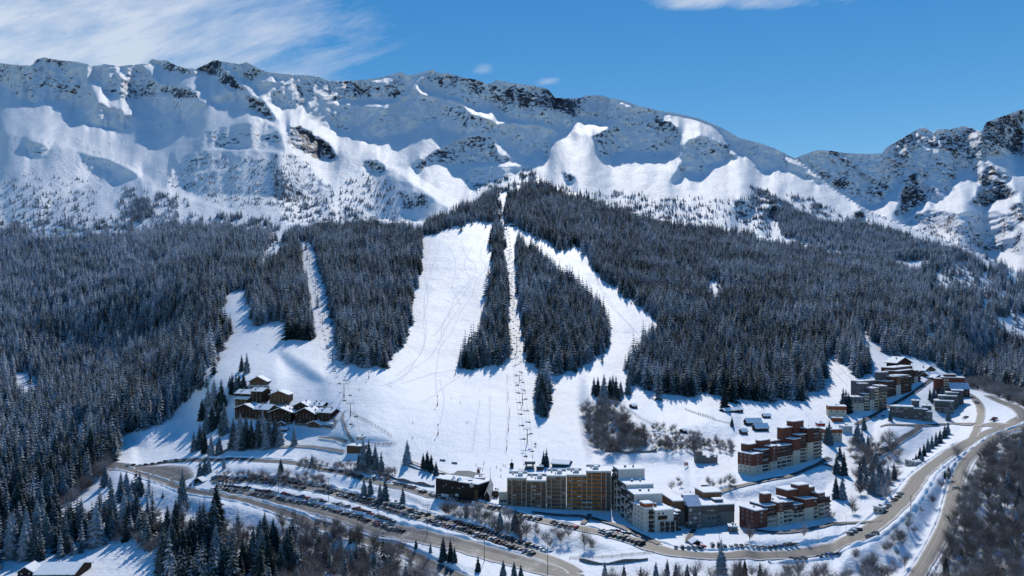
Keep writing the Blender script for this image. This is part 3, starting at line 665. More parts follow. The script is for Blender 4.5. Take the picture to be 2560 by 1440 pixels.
for wi, (nm, poly, dens, hm, clump) in enumerate(WOODS):
    xs = [p[0] for p in poly]; ys = [p[1] for p in poly]
    i0, i1 = max(0, int((min(xs) - X0S) / SX)), min(len(gx), int((max(xs) - X0S) / SX) + 2)
    j0, j1 = max(0, int((min(ys) - Y0S) / SY)), min(len(gy), int((max(ys) - Y0S) / SY) + 2)
    wgt = areaG[j0:j1, i0:i1] * SX * SY * dens
    if clump:
        c = pnoise(PXg[j0:j1, i0:i1] / 26, PYg[j0:j1, i0:i1] / 9, 50 + wi)
        wgt = wgt * np.clip(c * 3.2 + .35, 0, 3)
    tot = wgt.sum(); cnt = prs.poisson(wgt)
    jj, ii = np.nonzero(cnt); rep = cnt[jj, ii]
    jj, ii = np.repeat(jj, rep), np.repeat(ii, rep)
    px = gx[i0 + ii] + prs.uniform(-.5, .5, len(ii)) * SX; py = gy[j0 + jj] + prs.uniform(-.5, .5, len(ii)) * SY
    ex, ey = (12, 9) if nm == 'valley' else (8, 7)
    qx = px + ex * pnoise(px / 34, py / 26, 60) + 3.5 * prs.randn(len(px)); qy = py + ey * pnoise(px / 30, py / 22, 61) + 1.5 * prs.randn(len(px))
    if nm == 'valley': qy = qy + np.where(py < 640, 20 * pnoise(px / 46, px * 0 + .5, 62) + 22 * pnoise(px / 130, px * 0 + .5, 64), 0)
    sg = prs.rand(len(px)) < .045; qx = qx + sg * 14 * prs.randn(len(px)); qy = qy + sg * 10 * prs.randn(len(px))
    ok = in_poly(qx, qy, poly) & (px > -300) & (px < 2860) & (py > SKY(px) + 6)
    if nm in ('valley', 'big_right', 'far_right'):
        for q in CLEAR: ok &= ~(in_poly(px, py, q) & (prs.rand(len(px)) < (.97 if len(q) != 8 else .8)))
    if nm == 'far_right':   # thin, broken cover on the far clearing
        ok &= ~((px > 2290) & (py > 640) & (py < 880) & (pnoise(px / 34, py / 16, 77) > .22))
    if nm == 'valley':
        ok &= ~(pnoise(px / 46, py / 20, 78) > .55)
    if nm in ('valley', 'big_right', 'far_right', 'stand_a', 'stand_b', 'wedge'): ok &= prs.rand(len(px)) < np.clip(1.25 - 1.1 * np.clip(pnoise(px / 17, py / 9, 66) + .25 * pnoise(px / 60, py / 30, 67), 0, 1), .1, 1)
    px, py = px[ok], py[ok]
    hh = hm * np.where(prs.rand(len(px)) < .12, .5, 1.0) * np.clip(1 + .27 * prs.randn(len(px)), .35, 1.55) * (1 + .22 * pnoise(px / 45, py / 22, 63))
    SPR += [(a, b, h, nm) for a, b, h in zip(px, py, hh)]
#print('spruces', len(SPR))
# single spruces set out one by one: px, py of the foot, height in frame units, place
LONE = [
 ('behind the topmost chalet', [(617,932,52),(604,928,42),(580,985,54),(590,984,52),(597,976,46),(609,972,42),(574,968,30)]),
 ('on the slope left of the chalets', [(505,1050,55),(520,1032,72),(535,1022,76),(553,1024,78),(545,1060,60),(560,1085,82),(530,1075,64),(515,1085,60),(500,1122,64),(485,1128,50),(512,1132,56),(528,1140,58),(548,1135,50)]),
 ('in front of the dark brown chalets', [(583,1118,76),(600,1120,92),(615,1118,82),(628,1120,76),(645,1117,80),(656,1114,92),(672,1116,86),(688,1112,72),(700,1112,56),(735,1114,50),(607,1126,60),(664,1122,70)]),
 ('by the timber kiosk above the car park', [(908,1176,82),(922,1173,76),(938,1171,62),(953,1182,56),(897,1178,48)]),
 ('at the bottom edge of the piste', [(1018,1160,62),(1068,1176,52),(1078,1180,46),(1090,1188,36),(1058,1172,40)]),
 ('between the upper car park rows and the ramp', [(910,1240,52),(926,1241,52),(950,1252,48),(963,1254,62),(1007,1262,46)]),
 ('beside the dark green chalet', [(1366,1166,46),(1359,1165,40)]),
 ('below the lower car park', [(1108,1402,62),(1126,1404,58),(1136,1408,42),(1040,1372,26),(1076,1384,30),(1195,1428,40),(1258,1446,48),(1285,1446,44),(1302,1446,36)]),
 ('on the bank below the long apartment block', [(1250,1322,50),(1288,1324,56),(1166,1292,36)]),
 ('on the slope edge above the bare trees', [(1485,985,44),(1495,990,50),(1510,996,62),(1525,996,56),(1540,1000,62),(1552,992,42),(1570,986,50),(1576,962,62),(1532,985,50)]),
 ('alone at the foot of the big wood', [(1812,1020,64)]),
 ('alone on the sunny nursery slope', [(1830,1066,26)]),
 ('left of the grey apartment block', [(2108,1026,58),(2122,1032,52),(2115,1018,46)]),
 ('between the red block and the cream towers', [(2073,1112,62),(2066,1108,44)]),
 ('on the slope right of the lower red block', [(2092,1186,56),(2110,1188,62),(2090,1246,60),(2106,1248,58),(2100,1150,40)]),
 ('along the bottom edge of the village', [(1803,1432,88),(1862,1446,50),(1850,1442,44),(1512,1448,46),(1560,1450,40),(1640,1452,50),(1668,1452,56),(1690,1450,44),(1718,1448,40),(1738,1450,38),(1900,1450,46),(1602,1450,36)]),
 ('in the dark hedge above the bend of the main road', [(2300,1146,30),(2310,1140,34),(2320,1130,36),(2330,1122,36),(2340,1115,38),(2350,1108,36),(2362,1095,36),(2370,1085,34),(2305,1155,30),(2290,1160,28)]),
 ('in the copse between the two village roads', [(2150,1210,50),(2165,1220,56),(2180,1232,60),(2195,1240,60),(2210,1236,56),(2160,1180,46),(2180,1190,48),(2200,1200,52),(2220,1210,50),(2235,1200,46),(2190,1165,44),(2150,1190,40),(2140,1110,48),(2155,1120,50),(2170,1130,46),(2145,1090,40),(2160,1075,40)]),
 ('at the green corner above the low grey block', [(2325,1000,30),(2335,996,34),(2345,994,34),(2355,996,32),(2330,1006,26),(2350,1006,26)]),
 ('by the low grey blocks', [(2226,1052,34),(2371,1052,34),(2190,1012,20)]),
 ('scattered by the right hand road', [(2362,1196,22),(2372,1180,20),(2412,1346,24),(2430,1300,26),(2438,1262,30),(2540,1180,50),(2520,1230,56),(2548,1270,60),(2500,1290,44),(2540,1330,56),(2470,1350,40),(2550,1140,50),(2530,1390,50),(2365,1440,50)]),
 ('on the snow bank under the upper road', [(500,1190,42),(512,1185,46),(522,1182,44),(560,1172,30),(702,1180,36),(690,1210,26),(780,1165,30)]),
 ('on the road edge at the car park entrance', [(262,1215,58),(275,1218,30),(302,1230,52),(316,1232,56),(350,1238,60),(330,1240,44)]),
]
LONE_DESC = ['tall', 'slim', 'broad', 'small', 'frosted', 'dark']
ORD = ['first','second','third','fourth','fifth','sixth','seventh','eighth','ninth','tenth','eleventh','twelfth','thirteenth','fourteenth','fifteenth','sixteenth','seventeenth','eighteenth','nineteenth','twentieth']
for k in range(21, 130):
    tens = ['', '', 'twenty', 'thirty', 'forty', 'fifty', 'sixty', 'seventy', 'eighty', 'ninety'][(k % 100) // 10]
    base = ORD[k % 10 - 1] if k % 10 else ''
    if k < 100: ORD.append(tens + ' ' + base if base else tens[:-1] + 'ieth')
    else: ORD.append('hundred and ' + ORD[k - 101] if k > 100 else 'hundredth')

def make_tree(kind, me, tr, p, h, rz, sxy, label, group):
    r = empty(kind, p, rz); r.scale = (h * sxy, h * sxy, h)
    tag(r, label, 'tree', group)
    link('crown', me, r); link('trunk', tr, r)
    return r
n_ind = 0
trs = np.random.RandomState(9)
for place, lst in LONE:
    o = sorted(lst)
    for i, (px, py, hp) in enumerate(o):
        p = G(px, py); h = hp * p[1] / F
        if len(o) == 1: lab = 'snow dusted spruce standing ' + place
        else: lab = '%s spruce from the left %s' % (ORD[i], place)
        make_tree('spruce_tree', NEAR_SPRUCE[n_ind % 6], TRUNK_S, p, h, trs.uniform(0, 6.28), trs.uniform(.88, 1.15), lab, 'spruces ' + place if len(o) > 1 else None)
        n_ind += 1
# the largest of the woodland trees, one object each
ZONE = {'valley': 'dense left hand valley forest', 'low_left': 'spruce wood at the lower left corner', 'bank_left': 'bank under the lower left road', 'stand_a': 'leftmost stand among the pistes',
        'stand_b': 'large stand left of the main piste', 'wedge': 'wedge of forest right of the chairlift', 'strip': 'narrow strip of forest left of the chairlift', 'tongue': 'small clump under the chairlift line', 'big_right': 'large forest above the village'}
sz = np.array([h * F / float(np.exp(samp(L, px, py))) if (-10 < px < 2570 and py < 1470) else 0 for px, py, h, nm in SPR])
order = np.argsort(-sz)
quota = max(0, 300 - n_ind)
big = set(int(k) for k in order[:quota])
for k in sorted(big):
    px, py, h, nm = SPR[k]; p = G(px, py)
    z = ZONE.get(nm, 'mountain forest')
    make_tree('spruce_tree', NEAR_SPRUCE[k % 6], TRUNK_S, p, h, trs.uniform(0, 6.28), trs.uniform(.85, 1.15), 'frosted spruce in the ' + z, 'spruces in the ' + z)

# the rest of the forest: one countless mass, scattered by geometry nodes over its points
def scatter(name, protos, P, scl, label, cat, seed):
    pc = bpy.data.collections.new(name + '_kinds')
    for i, (me, tr) in enumerate(protos):
        o = bpy.data.objects.new(name + '_kind', me); pc.objects.link(o)
    rs = np.random.RandomState(seed); n_ = len(P)
    me = bpy.data.meshes.new(name); me.vertices.add(n_); me.vertices.foreach_set('co', P.astype(np.float32).ravel())
    for nm, arr, ty in (('tall', scl, 'FLOAT'), ('wide', scl * rs.uniform(.92, 1.36, n_), 'FLOAT'), ('turn', rs.uniform(0, 6.28, n_), 'FLOAT')):
        a = me.attributes.new(nm, ty, 'POINT'); a.data.foreach_set('value', arr.astype(np.float32))
    a = me.attributes.new('sort', 'INT', 'POINT'); a.data.foreach_set('value', rs.randint(0, len(protos), n_).astype(np.int32))
    ng = bpy.data.node_groups.new(name, 'GeometryNodeTree')
    ng.interface.new_socket('Geometry', in_out='INPUT', socket_type='NodeSocketGeometry'); ng.interface.new_socket('Geometry', in_out='OUTPUT', socket_type='NodeSocketGeometry')
    N = ng.nodes; gi = N.new('NodeGroupInput'); go = N.new('NodeGroupOutput')
    ip = N.new('GeometryNodeInstanceOnPoints'); ci = N.new('GeometryNodeCollectionInfo'); ci.inputs['Collection'].default_value = pc
    ci.inputs['Separate Children'].default_value = True; ci.inputs['Reset Children'].default_value = True
    ip.inputs['Pick Instance'].default_value = True
    def na(nm, ty):
        x = N.new('GeometryNodeInputNamedAttribute'); x.data_type = ty; x.inputs['Name'].default_value = nm; return x.outputs['Attribute']
    cs = N.new('ShaderNodeCombineXYZ'); ng.links.new(na('wide', 'FLOAT'), cs.inputs[0]); ng.links.new(na('wide', 'FLOAT'), cs.inputs[1]); ng.links.new(na('tall', 'FLOAT'), cs.inputs[2])
    cr = N.new('ShaderNodeCombineXYZ'); ng.links.new(na('turn', 'FLOAT'), cr.inputs[2])
    er = N.new('FunctionNodeEulerToRotation'); ng.links.new(cr.outputs[0], er.inputs[0])
    ng.links.new(gi.outputs[0], ip.inputs['Points']); ng.links.new(ci.outputs[0], ip.inputs['Instance']); ng.links.new(na('sort', 'INT'), ip.inputs['Instance Index'])
    ng.links.new(er.outputs[0], ip.inputs['Rotation']); ng.links.new(cs.outputs[0], ip.inputs['Scale']); ng.links.new(ip.outputs[0], go.inputs[0])
    ob = link(name, me); md = ob.modifiers.new('scatter', 'NODES'); md.node_group = ng
    tag(ob, label, cat, kind='stuff'); return ob
rest = [k for k in range(len(SPR)) if k not in big]
sp = np.array([[SPR[k][0], SPR[k][1], SPR[k][2]] for k in rest])
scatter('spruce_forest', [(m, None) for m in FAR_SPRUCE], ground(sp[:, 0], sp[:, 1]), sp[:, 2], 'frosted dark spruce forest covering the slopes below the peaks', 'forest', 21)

# ---- bare broadleaf trees and scrub
SCRUB = [
('on the slope right of the lower road', [(2335,1500),(2350,1440),(2375,1320),(2425,1200),(2480,1120),(2560,1085),(2860,1080),(2860,1500)], .035, 8.5),
('among the trees of the far bank', [(1640,1095),(1840,1115),(1840,1140),(1640,1135)], .02, 6),
('on the verge between the two right hand roads', [(2090,1420),(2210,1345),(2310,1275),(2370,1190),(2400,1120),(2372,1200),(2340,1270),(2300,1350),(2255,1440),(2200,1500),(2060,1500)], .022, 6.5),
('in the thicket at the bottom left of the road', [(700,1310),(760,1300),(860,1330),(980,1390),(1090,1450),(1090,1490),(700,1490)], .032, 8.5),
('among the spruces at the lower left', [(100,1310),(300,1280),(480,1300),(700,1340),(700,1450),(400,1400),(200,1330)], .014, 9),
('on the bank below the long apartment block', [(1110,1268),(1250,1296),(1400,1345),(1490,1362),(1480,1382),(1380,1372),(1250,1342),(1110,1290)], .05, 7.5),
('on the steep snow bank beside the sunny slope', [(1455,1030),(1490,1000),(1560,1040),(1600,1085),(1620,1125),(1500,1140),(1470,1105)], .034, 9),
('along the terrace right of the snow bank', [(1560,1060),(1700,1080),(1840,1110),(1840,1130),(1700,1130),(1560,1110)], .022, 5.5),
('in the row below the upper right terrace', [(1560,1195),(1700,1205),(1860,1210),(1850,1225),(1700,1228),(1560,1222)], .012, 6),
('in the copse between the two village roads', [(2120,1120),(2240,1080),(2250,1120),(2240,1240),(2200,1260),(2140,1240)], .010, 9),
('around the lower red apartment block', [(1850,1330),(1980,1345),(2080,1300),(2180,1240),(2150,1300),(2040,1365),(1880,1360)], .004, 9),
('along the bottom edge of the village', [(1480,1480),(1600,1440),(1780,1450),(1960,1430),(2090,1430),(2090,1490),(1480,1500)], .016, 8),
('on the strip between the car parks', [(540,1185),(700,1190),(820,1200),(815,1220),(680,1212),(540,1202)], .05, 5),
('on the bank between the timber kiosk and the road', [(740,1150),(900,1172),(990,1185),(980,1200),(860,1190),(740,1168)], .05, 5),
('on the bank under the valley forest', [(285,1150),(250,1200),(180,1260),(60,1320),(-40,1340),(100,1260),(200,1200),(262,1140)], .05, 8),
('at the edge of the far right forest', [(2400,965),(2470,985),(2560,1020),(2760,1060),(2760,1020),(2560,985),(2440,948)], .05, 7),
('beside the ski track at the forest edge', [(520,985),(545,910),(578,830),(560,790),(556,850),(530,930)], .02, 6),
('on the slope below the lower car park', [(860,1330),(960,1352),(1100,1392),(1250,1440),(1230,1450),(1080,1415),(930,1368),(850,1345)], .004, 5),
('by the chairlift track', [(1330,1080),(1345,1100),(1350,1150),(1335,1140)], .02, 3),
]
BSH = []
for place, poly, dens, hm in SCRUB:
    xs = [p[0] for p in poly]; ys = [p[1] for p in poly]
    i0, i1 = max(0, int((min(xs) - X0S) / SX)), min(len(gx), int((max(xs) - X0S) / SX) + 2)
    j0, j1 = max(0, int((min(ys) - Y0S) / SY)), min(len(gy), int((max(ys) - Y0S) / SY) + 2)
    wgt = areaG[j0:j1, i0:i1] * SX * SY * dens; cnt = prs.poisson(wgt)
    jj, ii = np.nonzero(cnt); rep = cnt[jj, ii]; jj, ii = np.repeat(jj, rep), np.repeat(ii, rep)
    px = gx[i0 + ii] + prs.uniform(-.5, .5, len(ii)) * SX; py = gy[j0 + jj] + prs.uniform(-.5, .5, len(ii)) * SY
    ok = in_poly(px, py, poly)
    for a, b in zip(px[ok], py[ok]): BSH.append((a, b, hm * prs.uniform(.55, 1.3), place))
sz = np.array([h * F / float(np.exp(samp(L, px, py))) if (-10 < px < 2570 and py < 1465) else 0 for px, py, h, nm in BSH])
order = np.argsort(-sz); bigb = set(int(k) for k in order[:290])
for k in sorted(bigb):
    px, py, h, nm = BSH[k]
    make_tree('bare_tree', BARE[k % 5], TRUNK_B, G(px, py), h, trs.uniform(0, 6.28), trs.uniform(.8, 1.15), 'one of the bare brown trees ' + nm, 'bare trees ' + nm)
bs = np.array([[BSH[k][0], BSH[k][1], BSH[k][2]] for k in range(len(BSH)) if k not in bigb])
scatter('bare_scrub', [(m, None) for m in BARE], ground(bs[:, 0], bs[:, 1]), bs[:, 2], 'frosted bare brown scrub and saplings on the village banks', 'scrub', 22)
#print('bare', len(BSH), 'individual spruces', n_ind, len(big))
# ------------------------------------------------------------------ roads, car parks, tracks
def smooth_line(pts, step):
    P = [np.array(G(*p)[:2]) for p in pts]
    out = []
    for i in range(len(P) - 1):
        p0, p1, p2, p3 = P[max(i - 1, 0)], P[i], P[i + 1], P[min(i + 2, len(P) - 1)]
        n_ = max(2, int(np.linalg.norm(p2 - p1) / step))
        for k in range(n_):
            t_ = k / n_
            out.append(.5 * ((2 * p1) + (p2 - p0) * t_ + (2 * p0 - 5 * p1 + 4 * p2 - p3) * t_ ** 2 + (3 * p1 - p0 - 3 * p2 + p3) * t_ ** 3))
    out.append(P[-1]); return np.array(out)
def frames(line):
    d = np.gradient(line, axis=0); d /= np.linalg.norm(d, axis=1)[:, None] + 1e-9
    return np.stack([-d[:, 1], d[:, 0]], 1)
def strip(name, pts, width, mat, lift=.3, step=3.0, div=10, kind='structure', wob=.0, seed=0):
    ln = smooth_line(pts, step); nn = frames(ln); AC = []
    wd = np.array(width) if not np.isscalar(width) else None
    V = []
    for i, (p, q) in enumerate(zip(ln, nn)):
        w_ = (width if wd is None else np.interp(i / (len(ln) - 1), np.linspace(0, 1, len(wd)), wd)) / 2
        wl = w_ + wob * float(pnoise(np.array([i * step / 7.0]), np.array([seed + .3]))[0]); wr = w_ + wob * float(pnoise(np.array([i * step / 7.0]), np.array([seed + 9.3]))[0])
        for k in range(div + 1):
            t_ = k / div; o_ = -wl + (wl + wr) * t_
            x, y = p + q * o_
            V.append((x, y, height_at(x, y) + lift)); AC.append(t_)
    m = div + 1; n_ = len(ln)
    idx = np.arange(n_ * m).reshape(n_, m)
    Qd = np.stack([idx[:-1, :-1], idx[:-1, 1:], idx[1:, 1:], idx[1:, :-1]], -1).reshape(-1, 4)[:, ::-1]
    V = np.array(V)
    # face upwards
    a, b, c = V[Qd[0, 0]], V[Qd[0, 1]], V[Qd[0, 2]]
    if np.cross(b - a, c - a)[2] < 0: Qd = Qd[:, ::-1]
    o = link(name, raw_mesh(name, V, Qd, mat, True, {'across': np.array(AC)})); tag(o, kind=kind); return o
def bank(pts, off, seed, h=1.3, w=2.4):
    """ploughed snow bank beside a road"""
    ln = smooth_line(pts, 2.5); nn = frames(ln); V = []
    for i, (p, q) in enumerate(zip(ln, nn)):
        s = i * 2.5; hh = h * (.65 + .9 * float(pnoise(np.array([s / 8.0]), np.array([seed + .1]))[0])) + .35 * float(pnoise(np.array([s / 2.7]), np.array([seed + 4.1]))[0]); hh = max(hh, .12)
        for o_, z in ((-w / 2, -.3), (-w * .25, hh * .75), (0, hh), (w * .3, hh * .6), (w / 2, -.3)):
            x, y = p + q * (off + o_)
            V.append((x, y, height_at(x, y) + z))
    n_ = len(ln); idx = np.arange(n_ * 5).reshape(n_, 5); V = np.array(V)
    Qd = np.stack([idx[:-1, :-1], idx[:-1, 1:], idx[1:, 1:], idx[1:, :-1]], -1).reshape(-1, 4)
    a, b, c = V[Qd[1, 0]], V[Qd[1, 1]], V[Qd[1, 2]]
    if np.cross(b - a, c - a)[2] < 0: Qd = Qd[:, ::-1]
    tag(link('snow_bank', raw_mesh('snow_bank', V, Qd, M_SNOW, True)), kind='structure')

M_SNOW = snow_material()
def road_mat(name, c, snow):
    n = NT(name)
    f = n.noise(.12, 6, .65, n.pos()); g = n.noise(.9, 5, .7, n.pos())
    col = n.ramp(g, [(.25, tuple(x * .72 for x in c)), (.75, tuple(x * 1.25 for x in c))])
    s = n.ramp(n.math('ADD', n.math('MULTIPLY', f, .75), n.math('MULTIPLY', g, .35)), [(snow, 0.0), (snow + .12, .8)])
    ac = n.new('ShaderNodeAttribute', attribute_name='across').outputs['Fac']
    ac = n.math('ADD', ac, n.math('MULTIPLY', n.math('SUBTRACT', n.noise(.06, 3, .6, n.pos()), .5), .16))
    lane = n.ramp(ac, [(.0, 1.25), (.12, 1.12), (.20, .72), (.30, .75), (.37, 1.1), (.45, .7), (.53, .78), (.60, 1.12), (.68, .7), (.79, .75), (.88, 1.1), (1.0, 1.3)])
    edge = n.ramp(n.math('ADD', ac, n.math('MULTIPLY', n.math('SUBTRACT', g, .5), .22)), [(.0, .9), (.09, .25), (.16, 0.0), (.84, 0.0), (.92, .25), (1.0, .9)])
    mlt = n.new('ShaderNodeVectorMath', operation='MULTIPLY'); n.l(col, mlt.inputs[0]); n.l(lane, mlt.inputs[1])
    s = n.math('MAXIMUM', n.math('MULTIPLY', s, .7), edge)
    n.base(n.mix(s, mlt.outputs[0], (.60, .60, .62)), .6); n.bump(g, .3, .1)
    return n.m
M_ROAD = road_mat('slushy_asphalt', (.115, .113, .116), .68)
M_ROADW = road_mat('snowy_car_park', (.155, .152, .153), .60)
M_LANE = road_mat('wet_asphalt', (.055, .055, .065), .80)
M_PATH = road_mat('trodden_path', (.30, .29, .29), .6)
ROAD_LOW = [(300,1168),(345,1184),(400,1203),(468,1225),(531,1236),(619,1252),(709,1282),(783,1310),(865,1337),(974,1370),(1100,1422),(1180,1458),(1300,1520)]
LOT_LOW = [(531,1223),(620,1235),(720,1256),(800,1275),(880,1298),(960,1322),(1075,1347),(1177,1372),(1278,1402),(1360,1424),(1440,1446)]
LOT_UP = [(528,1205),(600,1201),(700,1206),(800,1223),(870,1241),(960,1264),(1040,1287),(1120,1312),(1200,1338),(1290,1368),(1345,1388),(1400,1408),(1440,1432)]
ROAD_UP = [(330,1166),(420,1156),(540,1151),(640,1151),(750,1161),(850,1181),(940,1206),(1020,1223),(1085,1241),(1180,1257),(1260,1277),(1330,1296),(1400,1312),(1500,1332),(1580,1351),(1640,1372),(1700,1385),(1800,1391),(1900,1391),(2000,1386),(2090,1368),(2150,1340),(2205,1302),(2250,1260),(2282,1218),(2306,1186),(2360,1142),(2425,1104),(2480,1078),(2525,1062),(2600,1036)]
ROAD_RIGHT = [(2260,1500),(2295,1435),(2325,1385),(2350,1340),(2370,1290),(2383,1240),(2395,1195),(2415,1155),(2455,1113),(2505,1083),(2570,1062),(2660,1035)]
strip('road', ROAD_LOW, 7, M_ROAD, .30, wob=1.0, seed=1)
strip('car_park', LOT_LOW, [12, 13.5, 14, 14.5, 15, 15, 16, 17, 16, 14], M_ROADW, .34, wob=1.2, seed=2)
strip('car_park', LOT_UP, [12, 14, 15, 15, 15, 15, 14, 12, 10, 8], M_ROADW, .38, wob=1.2, seed=3)
strip('road', ROAD_UP, [7, 7, 7, 7, 7, 7.5, 8, 9, 10, 11, 12, 13, 13, 13, 14, 15, 15, 15], M_ROAD, .42, wob=.7, seed=4)
strip('road', ROAD_RIGHT, 8.5, M_ROAD, .46, wob=.3, seed=5)
strip('road', [(2432,1096),(2446,1060),(2452,1032),(2446,1008),(2428,990),(2412,980)], 7, M_ROAD, .50, wob=.5, seed=6)
strip('road', [(2560,1048),(2552,1030),(2530,1015),(2500,1004),(2470,990)], 9, M_ROAD, .54, wob=.5, seed=7)
strip('road', [(2510,1066),(2470,1062),(2445,1068)], 10, M_ROAD, .58, wob=.5, seed=8)
strip('car_park', [(270,1162),(320,1168),(380,1178),(420,1188),(450,1205)], [10, 22, 34, 36, 22], M_ROADW, .36, wob=1.5, seed=9)
for i, (pts, w_, m) in enumerate([
    ([(1690,1266),(1740,1250),(1800,1231),(1860,1214),(1950,1196),(2000,1182),(2045,1162),(2075,1146)], 4.5, M_LANE),
    ([(2045,1162),(2080,1168),(2110,1168)], 5, M_LANE),
    ([(1885,1328),(1950,1333),(2020,1325),(2100,1311),(2180,1306),(2205,1302)], 4, M_LANE),
    ([(2140,1062),(2200,1030),(2240,1008),(2290,978),(2325,952),(2350,938)], 4.5, M_LANE),
    ([(2200,1068),(2276,1064),(2330,1064),(2380,1060),(2435,1062)], 4.5, M_LANE),
    ([(2180,1150),(2230,1118),(2262,1094),(2300,1070)], 5, M_ROAD),
    ([(1330,1283),(1400,1290),(1455,1293),(1500,1303),(1560,1322),(1610,1345),(1650,1362)], 4, M_LANE),
    ([(1475,1288),(1468,1300),(1455,1312)], 3, M_LANE),
    ([(1736,1326),(1726,1340),(1718,1358)], 3, M_LANE),
    ([(1560,1262),(1640,1240),(1680,1262),(1690,1266)], 4, M_ROAD),
    ([(540,1132),(640,1124),(760,1118),(860,1132)], 4, M_PATH),
    ([(858,1036),(856,1046),(862,1068),(872,1092),(884,1108)], 2.5, M_PATH),
    ([(828,1074),(838,1062),(834,1050),(826,1042)], 2.5, M_PATH),
    ([(796,1096),(830,1098),(866,1108)], 3, M_PATH),
    ([(1012,1150),(1070,1172),(1120,1188),(1170,1200)], 2.5, M_PATH)]):
    strip('path' if m is M_PATH else 'lane', pts, w_, m, .62 + .04 * i, wob=.3, seed=20 + i)
bank(ROAD_LOW, 5.2, 1); bank(ROAD_LOW, -5.2, 2, 1.0)
bank(LOT_LOW[:-2], 9.4, 3, 1.8, 4); bank(LOT_UP[:-2], 9.4, 5, 2.2, 4); bank(ROAD_RIGHT, 6.0, 6, 1.2); bank(ROAD_RIGHT, -5.8, 7, .9)
bank(ROAD_UP[18:], -9.6, 8, 1.8, 4); bank(ROAD_UP[14:-3], 10.4, 9, 1.2, 3); bank(ROAD_UP[:14], 6.6, 10, 1.0)

# ski tracks and groomed edges: thin pressed lines in the snow of the pistes
M_TRACK = mottled('pressed_snow', (.71, .75, .83), .06, .6, .7)
trk = MB()
def track(pts, w_=.9, lift=.09):
    ln = smooth_line(pts, 2.0); nn = frames(ln)
    prev = None
    for i, (p, q) in enumerate(zip(ln, nn)):
        j = 1.1 * float(pnoise(np.array([i * .16]), np.array([pts[0][0] * .37]))[0])
        a = p + q * (j - w_ / 2); b = p + q * (j + w_ / 2)
        cur = ((a[0], a[1], height_at(*a) + lift), (b[0], b[1], height_at(*b) + lift))
        if prev: trk.quad([prev[0], prev[1], cur[1], cur[0]])
        prev = cur
for t_ in [[(1075,615),(1062,680),(1070,740),(1058,800),(1062,850),(1040,900),(1000,950),(950,965)],
           [(1100,600),(1085,660),(1070,700),(1060,760),(1066,830),(1048,890),(990,940)],
           [(1215,600),(1200,640),(1215,670),(1190,700),(1180,740),(1150,780),(1130,830),(1100,870),(1090,940),(1092,985)],
           [(1150,600),(1165,640),(1190,670),(1170,720),(1140,760),(1110,800),(1100,850),(1076,890),(1030,925),(970,960)],
           [(1120,610),(1140,660),(1130,720),(1150,760),(1120,810),(1095,860)],
           [(1185,610),(1160,660),(1175,700),(1140,740),(1120,790),(1085,840)],
           [(1480,670),(1510,740),(1560,800),(1600,840)],[(1470,660),(1530,760),(1590,830)],[(1330,590),(1400,650),(1480,690)],
           [(1000,960),(1080,935),(1140,925)],[(1060,1005),(1090,985),(1120,960),(1150,940)],
           [(610,880),(570,930),(553,975)],[(1100,950),(1110,1000),(1100,1060)],[(1200,1000),(1190,1060),(1180,1130)],
           [(1225,990),(1225,1050),(1222,1120)],[(1560,1016),(1620,1050),(1680,1078)],[(2085,900),(2110,930),(2130,950)],[(2070,915),(2100,945),(2120,965)]]: track(t_, 1.1)
tag(trk.build('ski_tracks', M_TRACK), kind='structure')
# ------------------------------------------------------------------ buildings
M_CREAM = mottled('cream_render', (.50, .445, .37), .16, .5)
M_WHITE = mottled('white_render', (.50, .49, .475), .12, .5)
M_CONC = mottled('grey_concrete', (.15, .162, .16), .25, .4)
M_GREY = mottled('grey_cladding', (.10, .10, .115), .2, .5)
M_RED = mottled('brick_red_cladding', (.135, .050, .036), .28, .5)
M_REDDK = mottled('dark_red_cladding', (.085, .034, .027), .28, .5)
M_RUST = mottled('rust_band', (.30, .085, .035), .22, .5)
M_ORANGE = mottled('orange_brown_panel', (.36, .135, .03), .25, .8)
M_BROWN = mottled('brown_panel', (.19, .10, .055), .25, .8)
M_MAUVE = mottled('mauve_brown_panel', (.24, .135, .088), .25, .8)
M_WOOD = mottled('dark_larch', (.036, .018, .013), .35, .8)
M_WOODL = mottled('light_larch', (.105, .060, .038), .3, .8)
M_BLACK = mottled('black_timber', (.022, .018, .018), .3, .8)
M_DKWIN = mottled('dark_facade', (.035, .040, .048), .3, .8, .4, .5)
M_STONE = mottled('rubble_stone', (.16, .15, .14), .4, 1.2)
M_HAM = mottled('warm_brown_cladding', (.145, .075, .050), .25, .8)
M_GREEN = mottled('dark_green_paint', (.014, .075, .035), .25, .8)
M_METAL = mottled('grey_metal', (.20, .21, .225), .2, 1.0, .7, .2)
M_STEEL = mottled('dark_steel', (.07, .065, .065), .2, 1.0, .5, .4, .3)
M_REDP = mottled('red_paint', (.45, .02, .02), .15, 1.0, .5)
M_YEL = mottled('yellow_paint', (.5, .33, .03), .15, 1.0, .5)
M_ICE = mottled('blue_white_sheet_roof', (.50, .58, .74), .15, .5, .45)
n = NT('window_glass'); n.base(n.ramp(n.noise(.6, 3, .6, n.pos()), [(.35, (.02, .025, .035)), (.7, (.09, .11, .14))]), .12); n.b.inputs['Specular IOR Level'].default_value = .6; M_GLASS = n.m
n = NT('curtained_glass'); n.base(n.ramp(n.noise(1.0, 3, .6, n.pos()), [(.4, (.10, .11, .13)), (.65, (.55, .56, .58))]), .25); M_CURT = n.m

